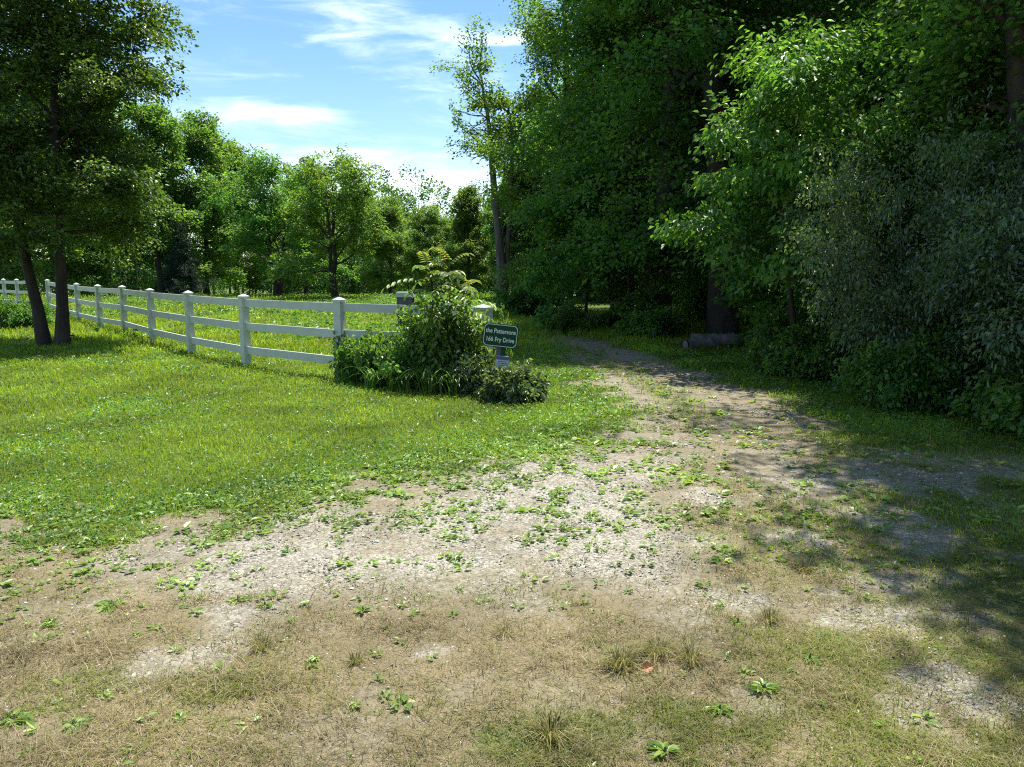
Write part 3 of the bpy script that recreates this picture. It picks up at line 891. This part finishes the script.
for nm, cat, px, y, args, lab, kw in [
    ('flowering_shrub', 'shrub', 446, 10.9, (1.18, .48, 22, 3800, .11, .06, M_BED, B_STEM), 'tall upright leafy shrub in the middle of the bed', dict(spray=.2, spread=.28, arch=-.02, lowest=.02)),
    ('flowering_shrub', 'shrub', 470, 10.9, (1.0, .36, 14, 2300, .10, .06, M_BED, B_STEM), 'leafy shrub in the bed right behind the sign, before the thick end post', dict(spray=.18, spread=.25, arch=-.02, lowest=.02)),
    ('flowering_shrub', 'shrub', 420, 11.0, (1.0, .34, 14, 2300, .10, .06, M_BED, B_STEM), 'leafy shrub in the bed between the tall shrub and the low leafy clumps', dict(spray=.2, spread=.3, arch=-.02, lowest=.02)),
    ('low_shrub', 'shrub', 514, 9.95, (.44, .38, 20, 4200, .09, .05, M_HONEY, B_STEM), 'low rounded dark bush in front of the sign post', dict(spray=.14, spread=.75, arch=-.06, lowest=.02)),
    ('low_shrub', 'shrub', 478, 10.5, (.55, .36, 16, 3600, .10, .05, M_HONEY, B_STEM), 'low dark bush beside the sign, between it and the tall shrub', dict(spray=.15, spread=.65, arch=-.05, lowest=.02)),
    ('perennial_clump', 'plant', 357, 11.6, (.62, .34, 16, 2900, .12, .06, M_BED, B_STEM), 'leafy perennial clump growing against the fence post at the bed end', dict(spray=.16, spread=.6, arch=-.05, lowest=.02)),
    ('perennial_clump', 'plant', 382, 11.4, (.70, .40, 18, 3800, .12, .06, M_BED, B_STEM), 'leafy perennial clump second along the bed from the fence post', dict(spray=.16, spread=.6, arch=-.05, lowest=.02)),
    ('perennial_clump', 'plant', 405, 10.95, (.66, .38, 16, 3300, .12, .06, M_BED, B_STEM), 'leafy perennial clump in front of the shrubs, midway along the bed', dict(spray=.16, spread=.6, arch=-.05, lowest=.02)),
]:
    shrub_at(nm, cat, px, y, args, lab, **kw)


def strap_clump(px, y, h, nb, label):
    x = at(px, y)
    t = thing('daylily_clump', (x, y, float(gz(x, y))), label, 'plant', 'plants in the bed around the name sign')
    a = rng.uniform(0, 6.28, nb); T = []; F = []; n0 = 0
    for i in range(nb):
        s = np.linspace(0, 1, 6); hh = h * rng.uniform(.6, 1.1); rr = hh * rng.uniform(.5, .95)
        P = np.stack([np.cos(a[i]) * rr * s ** 1.3, np.sin(a[i]) * rr * s ** 1.3, hh * (1.9 * s - 1.45 * s * s)], 1)
        P[:, :2] += rng.normal(size=2) * .05
        sd = np.array([-math.sin(a[i]), math.cos(a[i]), 0]) * .011
        w = (1 - s ** 3)[:, None] + .05
        T.append(np.concatenate([P - sd * w, P + sd * w]))
        q = np.arange(5)
        F.append(np.stack([q, q + 1, q + 7, q + 6], 1) + n0); n0 += 12
    link('leaves', mk_mesh('strap_leaves', np.concatenate(T), np.concatenate(F), M_BED), t)


strap_clump(372, 10.95, .5, 60, 'daylily clump with arching strap leaves nearest the fence post')
strap_clump(398, 10.6, .48, 60, 'daylily clump with arching strap leaves midway along the bed front')
strap_clump(428, 10.45, .55, 70, 'daylily clump with strap leaves at the foot of the tall shrub')
strap_clump(455, 10.35, .5, 60, 'daylily clump with strap leaves beside the low dark bush')


def frond_tree(px, y, h, label):
    """tree-of-heaven like shoot: stems carrying pinnate fronds"""
    x = at(px, y)
    t = thing('sapling', (x, y, float(gz(x, y))), label, 'young tree', 'plants in the bed around the name sign')
    T = Tubes(); G = [[], []]; Fc = [[], []]; cnt = [0, 0]
    for sx, hh, ln in ((0, h, (.02, 0)), (-.16, h * .98, (-.10, .02)), (.14, h * .84, (.10, -.02))):
        s = np.linspace(0, 1, 9)
        P = np.stack([sx * .6 + ln[0] * hh * s + rng.normal(size=9) * .008, ln[1] * hh * s, hh * s], 1)
        T.add(P, np.linspace(.014, .005, 9), 6)
        for i in range(15):
            t_ = .52 + .48 * (i + .5) / 15
            p, _ = lerp_line(P, t_)
            a = i * 2.4 + rng.normal() * .3
            Lf = (.62 if t_ < .86 else .30) * rng.uniform(.75, 1.1)
            el = .55 + 1.3 * max(0, (t_ - .8) / .2)
            R = curve(p, (math.cos(a), math.sin(a), el), Lf, 8, -.16, .03)
            T.add(R, np.linspace(.0045, .002, 9), 4)
            k = 1 if t_ > .88 else 0
            for j in range(1, 9):
                q, qd = lerp_line(R, j / 8 - .001)
                sd = norm(np.cross(qd, [0, 0, 1.]))
                for sg in ((-1, 1) if j < 8 else (0,)):
                    d = qd * (.45 if sg else 1) + sd * sg + np.array([0, 0, -.35])
                    V, F = leaf_geo(q[None], d[None], np.array([[0, 0, 1.]]) + rng.normal(size=(1, 3)) * .2, np.array([.105 * rng.uniform(.8, 1.1)]), np.array([.042]), .12, .15)
                    G[k].append(V); Fc[k].append(F + cnt[k]); cnt[k] += 6
    link('stems', T.mesh('sapling_stems', B_STEM), t)
    link('fronds', mk_mesh('sapling_fronds', np.concatenate(G[0]), np.concatenate(Fc[0]), M_BRIGHT), t)
    o = link('young_fronds', mk_mesh('sapling_young', np.concatenate(G[1]), np.concatenate(Fc[1]), M_RED), t); o['label'] = 'yellow to reddish young fronds at the tips'


frond_tree(447, 10.8, 1.78, 'young tree with feathery fronds, yellow-red tips, rising from the bed')

# weedy stem between sign and snag
shrub_at('tall_weed', 'weed', 506, 10.6, (1.15, .12, 3, 160, .07, .04, M_BED, B_STEM), 'thin weed stem sticking up behind the name sign', spray=.12, spread=.1, arch=0)
# ivy on the fence post at the bed
x0, y0 = -2.59, 11.98
n = 420
a = rng.uniform(0, 2 * PI, n); zz = rng.uniform(0, 1, n) ** 1.6 * .75
p = np.stack([np.clip(np.cos(a) * .11, -.08, .08), np.clip(np.sin(a) * .11, -.08, .08), zz], 1)
o_ = np.stack([np.cos(a), np.sin(a), np.zeros(n)], 1)
V, F = leaf_geo(p, np.stack([rng.normal(size=n) * .5, rng.normal(size=n) * .5, -np.ones(n)], 1), o_ + rng.normal(size=(n, 3)) * .3, .05 * rng.uniform(.6, 1.2, n), .042 * rng.uniform(.6, 1.2, n))
iv = thing('ivy', (x0, y0, float(gz(x0, y0))), 'ivy climbing the lower half of the fence post at the bed', 'climber')
link('leaves', mk_mesh('ivy_leaves', V, F, M_HONEY), iv)
T = Tubes()
for q in range(4):
    s = np.linspace(0, 1, 8); aa = q * 1.6 + s * 1.5
    T.add(np.stack([np.cos(aa) * .095, np.sin(aa) * .095, s * .6], 1), np.full(8, .004), 4)
link('stems', T.mesh('ivy_stems', B_STEM), iv)

# ------------------------------------------------------------------ trees and shrubs
x0, y0 = gp(54, 346)
place('left', 'yard_tree', 'tree', x0, y0, 1.0, 'dark small-leaved yard tree with stems forking from its base, on the lawn', rz=0)
for px, y, s, lab in [(6, 21.5, .68, 'low leafy hedge shrub at the frame edge behind the yard tree'), (24, 21.8, .62, 'low leafy hedge shrub next to the yard tree stems, before the white fence')]:
    place('bush0', 'hedge_shrub', 'shrub', at(px, y), y, s, lab, 'low shrubs behind the yard tree', wood='stems', leaf='foliage')

def place_top(kind, name, cat, px, y, top, label, group=None, **kw):
    me = proto(kind)[1]
    co_ = np.empty(len(me.vertices) * 3, np.float32); me.vertices.foreach_get('co', co_)
    H = float(np.percentile(co_[2::3], 99.7))
    x = at(px, y); z = EYE + (YH - top) / FPX * y - float(gz(x, y))
    return place(kind, name, cat, x, y, z / H, label, group, **kw)


G_F = 'trees at the far side of the field'
for kind, px, y, top, lab in [
    ('walnut', 335, 45, 157, 'spreading field tree with forked dark trunk and open crown'),
    ('walnut', 276, 50, 160, 'smaller spreading field tree close beside the fork-trunked one'),
    ('far0', 205, 56, 122, 'tall pale-green field tree, highest crown between yard tree and the open sky'),
    ('far1', 160, 52, 112, 'rounded bright green field tree just beside the yard tree crown'),
    ('far1', 236, 72, 148, 'slim far tree whose tip peeks out behind the tall pale-green one'),
    ('far2', 110, 58, 110, 'broad field tree partly hidden behind the yard tree crown'),
    ('far0', 60, 55, 90, 'field tree seen through the yard tree crown, right above the white fence'),
    ('far2', 5, 60, 70, 'field tree at the frame edge behind the yard tree'),
    ('far0', 390, 62, 200, 'rounded field tree between the fork-trunked tree and the bed sapling'),
    ('far2', 432, 58, 208, 'dark green field tree standing behind the bed sapling'),
    ('far1', 468, 50, 190, 'dense green tree close behind the bare-stemmed tall tree'),
    ('far0', 305, 78, 178, 'far tree filling the gap behind the two spreading field trees'),
    ('far1', 515, 42, 170, 'dense green tree behind the bare-stemmed tree, at the wood corner'),
]:
    place_top(kind, 'broadleaf_tree' if kind != 'walnut' else 'walnut_tree', 'tree', px, y, top, lab, G_F)
place_top('spruce', 'spruce_tree', 'tree', 183, 50, 225, 'small dark spruce below the pale-green field trees, behind the fence')

# tall bare-stemmed tree by the track
x, y = at(503, 30), 30.
T = Tubes(); C = []; D = []
for pts, r in (([(0, 0, -.1), (-.1, 0, 2), (-.32, .1, 4.5), (-.50, .1, 6.5), (-.75, .1, 8.6)], .22), ([(.12, .1, -.1), (.15, .1, 1.5), (.30, .15, 4), (.34, .2, 6), (.2, .2, 7.6)], .13)):
    P = np.array(pts); P = np.array([lerp_line(P, s)[0] for s in np.linspace(0, .999, 14)]) + rng.normal(size=(14, 3)) * .02
    T.add(P, np.linspace(r, .04, 14) * (1 + .3 * np.exp(-np.arange(14) * .9)), 9, wob=.05)
    for i in range(16):
        q, _ = lerp_line(P, rng.uniform(.62, .999)); a = rng.uniform(0, 6.28)
        Z = curve(q, (math.cos(a), math.sin(a), rng.uniform(.1, .9)), rng.uniform(.7, 1.9), 5, .03, .18)
        T.add(Z, np.linspace(.035, .008, 6), 5)
        for s in (.35, .6, .8, 1):
            C.append(lerp_line(Z, min(s, .999))[0] + rng.normal(size=3) * .12); D.append(Z[-1] - Z[-2])
for i in range(9):   # dead twigs to the open side
    q = P[0] + np.array([-.62, 0, rng.uniform(5.6, 8.2)])
    Z = curve(q, (-1, rng.normal() * .5, rng.uniform(-.1, .6)), rng.uniform(.7, 1.7), 6, .03, .2); T.add(Z, np.linspace(.03, .006, 7), 5)
    for j in range(4):
        w, wd_ = lerp_line(Z, rng.uniform(.4, .95)); T.add(curve(w, wd_ + rng.normal(size=3) * .6, rng.uniform(.25, .55), 3, .02, .2), np.linspace(.011, .004, 4), 4)
V, F = sprays_to_leaves(np.array(C), norm(np.array(D)), 85, .55, .095, .062)
sn = thing('half_dead_tree', (x, y, float(gz(x, y))), 'tall thin tree with two bare grey stems, dead twigs and a sparse top', 'tree')
link('trunk', T.mesh('snag_trunk', B_GREY), sn); link('crown', mk_mesh('snag_crown', V, F, M_FAR), sn)

G_W = 'trees of the roadside wood'
for kind, x, y, s, rz, lab in [
    ('maple0', 3.75, 21.0, 1.12, .3, 'tallest dense tree at the wood corner, its crown edging the open sky'),
    ('maple0', 3.1, 23.2, .85, 2.0, 'dense tree just behind the tallest corner tree, above the track bend'),
    ('maple0', 5.2, 19.5, 1.12, 4.0, 'thick-trunked dark tree behind the log pile'),
    ('maple1', 6.6, 24.5, 1.1, 1.0, 'dark wood tree seen between corner tree and the thick-trunked one'),
    ('maple0', 11.3, 15.8, 1.15, 5.0, 'dark wood tree behind the bright-leaved young tree'),
    ('maple2', 10.5, 21, 1.15, 2.6, 'dark wood tree deep behind the bright-leaved young tree'),
    ('maple1', 9.4, 11.0, 1.05, .9, 'dark wood tree rising behind the pale honeysuckle shrub'),
    ('maple0', 12.8, 13, 1.1, 1.9, 'dark wood tree deep behind the honeysuckle, next to the leaning trunk'),
    ('maple1', 14, 18, 1.15, 3.4, 'dark wood tree deepest behind the leaning trunk'),
    ('maple0', 1.9, 27.5, .78, 3.0, 'wood tree closing the gap right behind the bare-stemmed tree'),
    ('maple1', 5.2, 31, 1.0, 5.2, 'dark wood tree at the end of the track bend'),
    ('maple0', 8.0, 31, 1.1, .1, 'dark wood tree far back behind the corner trees'),
    ('highmaple', 6.5, 7.1, 1.0, 1.3, 'wood tree beyond the frame edge beside the apron'),
    
]:
    place(kind, 'wood_tree', 'tree', x, y, s, lab, G_W, rz)
place('bright', 'young_tree', 'tree', 4.8, 13.4, .74, 'young tree with big bright yellow-green leaves leaning out of the wood', rz=.6, tiltxy=(0, -.12))

place('bright', 'young_tree', 'tree', 6.9, 14.4, .85, 'young tree with yellow-green leaves between the bright leaning-out one and the leaning trunk', rz=3.4)

# leaning thick trunk at the frame edge
T = Tubes(); C = []; D = []
x, y = 6.75, 10.4
P = np.array([(0, 0, -.1), (-.05, 0, 1.5), (-.25, .05, 3.2), (-.5, .1, 5), (-.55, .3, 7), (-.5, .5, 10), (-.4, .8, 13)]); P = np.array([lerp_line(P, s)[0] for s in np.linspace(0, .999, 18)])
T.add(P, np.linspace(.2, .05, 18), 10, wob=.05)
for i in range(24):
    q, _ = lerp_line(P, rng.uniform(.26, .85)); a = rng.uniform(0, 6.28)
    Z = curve(q, (math.cos(a), math.sin(a), rng.uniform(-.1, .7)), rng.uniform(.8, 1.9), 6, .02, .16); T.add(Z, np.linspace(.045, .01, 7), 5)
    for s in np.linspace(.2, 1, 8):
        C.append(lerp_line(Z, min(s, .999))[0] + rng.normal(size=3) * .35); D.append(Z[-1] - Z[-2])
for i in range(3):   # high limbs reaching out over the drive
    q, _ = lerp_line(P, rng.uniform(.82, .96))
    Z = curve(q, (-1, rng.normal() * .35, rng.uniform(.0, .25)), rng.uniform(2.4, 3.4), 7, .0, .14); T.add(Z, np.linspace(.05, .01, 8), 5)
    for s in np.linspace(.4, 1, 6):
        C.append(lerp_line(Z, min(s, .999))[0] + rng.normal(size=3) * .3); D.append(Z[-1] - Z[-2])
V, F = sprays_to_leaves(np.array(C), norm(np.array(D)), 40, .6, .10, .06)
lt = thing('leaning_tree', (x, y, float(gz(x, y))), 'tree with a thick bare leaning trunk above the honeysuckle shrub', 'tree')
link('trunk', T.mesh('leaning_trunk', B_DARK), lt); link('crown', mk_mesh('leaning_crown', V, F, M_BRIGHT), lt)

G_S = 'shrubs along the wood edge'
for kind, name, x, y, s, lab in [
    ('honey0', 'honeysuckle_shrub', 5.25, 10.3, 1.05, 'big arching honeysuckle shrub with pale glinting leaves at the wood edge'),
    ('honey1', 'honeysuckle_shrub', 5.95, 9.0, 1.05, 'honeysuckle shrub at the wood edge nearest the camera, running out of the frame'),
    ('honey1', 'honeysuckle_shrub', 6.6, 7.4, 1.1, 'shaded honeysuckle shrub cut off by the frame edge'),
    ('honey0', 'honeysuckle_shrub', 6.1, 12.6, 1.05, 'darker honeysuckle shrub behind the big pale one, under the bright young tree'),
    ('sapling', 'wood_sapling', 5.9, 16.0, .85, 'dark leafy sapling at the wood edge behind the young bright tree'),
    ('sapling', 'wood_sapling', 2.0, 21.8, .8, 'pale leafy sapling at the wood corner by the track bend'),
    ('sapling', 'wood_sapling', 3.0, 20.6, .6, 'leafy sapling at the foot of the tallest corner tree'),
    ('sapling', 'wood_sapling', 6.5, 11.4, .85, 'leafy green sapling standing up through the honeysuckle shrubs'),
    ('sapling', 'wood_sapling', 7.4, 9.0, .8, 'leafy sapling behind the honeysuckle nearest the camera'),
    ('sapling', 'wood_sapling', 7.2, 15.0, 1.05, 'dark sapling deep behind the log pile'),
    ('bush0', 'undergrowth_bush', 0.5, 28, 1.1, 'low bush where the track vanishes behind the bare-stemmed tree'),
    ('bush0', 'undergrowth_bush', 1.5, 20.6, .62, 'low sunlit bush at the outer tip of the wood'),
    ('bush1', 'undergrowth_bush', 3.3, 18.9, .75, 'low dark bush at the wood edge before the corner tree'),
    ('bush0', 'undergrowth_bush', 5.1, 14.4, .8, 'low bush at the wood edge just past the log pile'),
    ('bush1', 'undergrowth_bush', 4.55, 12.1, .75, 'small bush at the wood edge between log pile and honeysuckle'),
    ('bush0', 'undergrowth_bush', 4.8, 9.4, .75, 'low bush at the foot of the big arching honeysuckle'),
    ('bush1', 'undergrowth_bush', 5.5, 7.9, .8, 'low bush in shade at the foot of the nearest honeysuckle'),
    ('bush0', 'undergrowth_bush', 5.8, 24.0, 1.3, 'bush deep in the wood glimpsed between the trunks behind the log'),
    ('bush0', 'undergrowth_bush', 6.5, 17.0, 1.1, 'low bush in deep shade right behind the log pile'),
]:
    place(kind, name, 'sapling' if kind == 'sapling' else 'shrub', x, y, s, lab, G_S, wood='trunk' if kind == 'sapling' else 'stems', leaf='crown' if kind == 'sapling' else 'foliage')

# logs at the wood edge
for px, y, L_, r_, rz, dz, lab in [(703, 16.3, .75, .13, .35, .1, 'weathered grey log lying in front of the log pile at the wood edge'), (717, 16.7, .95, .17, -.1, .13, 'thicker grey log with mossy top behind the smaller one at the wood edge')]:
    x = at(px, y)
    lg = thing('log', (x, y, float(gz(x, y)) + dz), lab, 'log', 'grey logs at the wood edge', rz)
    T = Tubes(); T.add(np.stack([np.linspace(-L_ / 2, L_ / 2, 9), rng.normal(size=9) * .02, rng.normal(size=9) * .015], 1), np.full(9, r_) * (1 + rng.normal(size=9) * .06), 10, wob=.06)
    link('bark', T.mesh('log_bark', B_LOG), lg)
    for sx in (-1, 1):
        a = np.arange(10) * 2 * PI / 10
        vv = np.stack([np.full(10, sx * (L_ / 2 - .01)), np.cos(a) * r_ * .97, np.sin(a) * r_ * .97], 1)
        me = bpy.data.meshes.new('log_end'); me.from_pydata([tuple(v) for v in vv], [], [list(range(10))]); me.materials.append(B_LOG); link('cut_end', me, lg)

# woods behind everything: one mass
T = Tubes(); C = []; D = []
spots = []
for i in range(34): spots.append((rng.uniform(11, 32), rng.uniform(6, 48), rng.uniform(11, 16)))
for i in range(20): spots.append((rng.uniform(3, 15), rng.uniform(36, 60), rng.uniform(9, 12)))
for i in range(46):
    a = rng.uniform(-.80, .05); r = rng.uniform(84, 120); spots.append((math.sin(a) * r, math.cos(a) * r, rng.uniform(11, 14)))
for a in np.linspace(-.42, -.02, 26):
    r = rng.uniform(135, 160); spots.append((math.sin(a) * r, math.cos(a) * r, rng.uniform(13, 16.5)))
for i in range(10): spots.append((rng.uniform(14, 26), rng.uniform(-2, 8), rng.uniform(11, 15)))
for x, y, H in spots:
    z = float(gz(x, y)); rad = H * rng.uniform(.24, .34)
    T.add(np.stack([x + np.cumsum(rng.normal(size=6)) * .12, y + np.cumsum(rng.normal(size=6)) * .12, z + np.linspace(-.1, H * .8, 6)], 1), np.linspace(.2, .05, 6), 6)
    m = 150
    u = norm(rng.normal(size=(m, 3))) * rng.uniform(.35, 1, (m, 1)) ** .5
    u *= (1 + .25 * np.sin(u[:, :1] * 5 + x) * np.cos(u[:, 2:] * 6 + y))
    lo = .12 if y < 60 else .04
    c = np.stack([x + u[:, 0] * rad, y + u[:, 1] * rad, z + H * (lo + (1 - lo) * (.5 + .5 * u[:, 2]))], 1)
    C.append(c); D.append(u + np.array([0, 0, .1]))
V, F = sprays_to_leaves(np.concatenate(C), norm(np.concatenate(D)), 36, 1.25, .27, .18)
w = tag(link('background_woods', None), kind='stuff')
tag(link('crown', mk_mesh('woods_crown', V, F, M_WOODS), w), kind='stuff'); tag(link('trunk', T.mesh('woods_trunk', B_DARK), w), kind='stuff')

# ------------------------------------------------------------------ light, sky, camera
EL, AZ = math.radians(73), math.radians(36)
sun = bpy.data.lights.new('Sun', 'SUN'); sun.energy = 5.0; sun.angle = math.radians(.53); sun.color = (1, .955, .88)
so = bpy.data.objects.new('Sun', sun); COL.objects.link(so)
so.rotation_euler = (PI / 2 - EL, 0, PI - AZ)   # light comes from ahead, off to the wood side

wd_ = bpy.data.worlds.new('World'); scene.world = wd_; wd_.use_nodes = True
nt = wd_.node_tree; nt.nodes.clear(); L = nt.links.new
out = N(nt, 'ShaderNodeOutputWorld'); bg = N(nt, 'ShaderNodeBackground'); bg.inputs[1].default_value = .115
sky = N(nt, 'ShaderNodeTexSky', sky_type='NISHITA'); sky.sun_disc = False; sky.sun_elevation = EL; sky.sun_rotation = AZ; sky.air_density = 1.0; sky.dust_density = .25; sky.ozone_density = 1.0
tc = N(nt, 'ShaderNodeTexCoord')
mp = N(nt, 'ShaderNodeMapping'); mp.inputs['Scale'].default_value = (2.2, 2.2, 13); mp.inputs['Rotation'].default_value = (0, .12, 0)
L(tc.outputs['Generated'], mp.inputs[0])
no = N(nt, 'ShaderNodeTexNoise'); no.inputs['Scale'].default_value = 1.3; no.inputs['Detail'].default_value = 7; no.inputs['Roughness'].default_value = .55; no.inputs['Distortion'].default_value = .4
L(mp.outputs[0], no.inputs['Vector'])


def blob(px, py, inner, outer, squash):
    d = ray(px, py); d = d / np.linalg.norm(d)
    s = N(nt, 'ShaderNodeVectorMath', operation='SUBTRACT'); L(tc.outputs['Generated'], s.inputs[0]); s.inputs[1].default_value = tuple(d)
    q = N(nt, 'ShaderNodeVectorMath', operation='MULTIPLY'); L(s.outputs[0], q.inputs[0]); q.inputs[1].default_value = (1, 1, squash)
    l = N(nt, 'ShaderNodeVectorMath', operation='LENGTH'); L(q.outputs[0], l.inputs[0])
    mr = N(nt, 'ShaderNodeMapRange', interpolation_type='SMOOTHSTEP'); mr.inputs[1].default_value = outer; mr.inputs[2].default_value = inner
    L(l.outputs['Value'], mr.inputs[0]); return mr.outputs[0]


def add(a, b, k):
    m = N(nt, 'ShaderNodeMath', operation='MULTIPLY_ADD'); L(b, m.inputs[0]); m.inputs[1].default_value = k; L(a, m.inputs[2]); return m.outputs[0]


mp2 = N(nt, 'ShaderNodeMapping'); mp2.inputs['Scale'].default_value = (5, 5, 26); mp2.inputs['Rotation'].default_value = (0, .16, 0)
L(tc.outputs['Generated'], mp2.inputs[0])
n2_ = N(nt, 'ShaderNodeTexNoise'); n2_.inputs['Scale'].default_value = 1.6; n2_.inputs['Detail'].default_value = 8; n2_.inputs['Roughness'].default_value = .6; n2_.inputs['Distortion'].default_value = .7
L(mp2.outputs[0], n2_.inputs['Vector'])
av = N(nt, 'ShaderNodeMath', operation='MULTIPLY_ADD'); L(n2_.outputs[0], av.inputs[0]); av.inputs[1].default_value = 1.3; av.inputs[2].default_value = -.62
v = add(av.outputs[0], no.outputs[0], .9)
v = add(v, blob(296, 117, .0, .10, 4.6), .24)
v = add(v, blob(400, 185, .0, .22, 3.0), .34)
v = add(v, blob(465, 35, .0, .15, 2.2), .08)
v = add(v, blob(230, 8, .0, .30, 6.0), .12)
mr = N(nt, 'ShaderNodeMapRange', interpolation_type='SMOOTHSTEP'); mr.inputs[1].default_value = .42; mr.inputs[1].default_value = .36; mr.inputs[2].default_value = 1.2; mr.inputs[4].default_value = .72
L(v, mr.inputs[0])
mx = N(nt, 'ShaderNodeMix', data_type='RGBA'); hs = N(nt, 'ShaderNodeHueSaturation'); hs.inputs['Saturation'].default_value = 1.22; hs.inputs['Value'].default_value = .86; L(sky.outputs[0], hs.inputs['Color'])
L(mr.outputs[0], mx.inputs[0]); L(hs.outputs[0], mx.inputs[6]); mx.inputs[7].default_value = (9.5, 9.8, 10.2, 1)
L(mx.outputs[2], bg.inputs[0]); L(bg.outputs[0], out.inputs[0])

cam = bpy.data.cameras.new('Camera'); cam.lens = FPX / 1024 * 36; cam.sensor_width = 36; cam.clip_start = .05; cam.clip_end = 6000
co = bpy.data.objects.new('Camera', cam); COL.objects.link(co); co.location = (0, 0, EYE); co.rotation_euler = (PI / 2 - PITCH, 0, 0)
scene.camera = co
vs = scene.view_settings; vs.view_transform = 'Standard'; vs.look = 'None'; vs.exposure = 1.05; vs.gamma = 1
cy = scene.cycles
cy.max_bounces = 6; cy.diffuse_bounces = 4; cy.transmission_bounces = 4; cy.glossy_bounces = 2; cy.transparent_max_bounces = 4
cy.caustics_reflective = False; cy.caustics_refractive = False
cy.use_denoising = False; cy.filter_width = 1.15
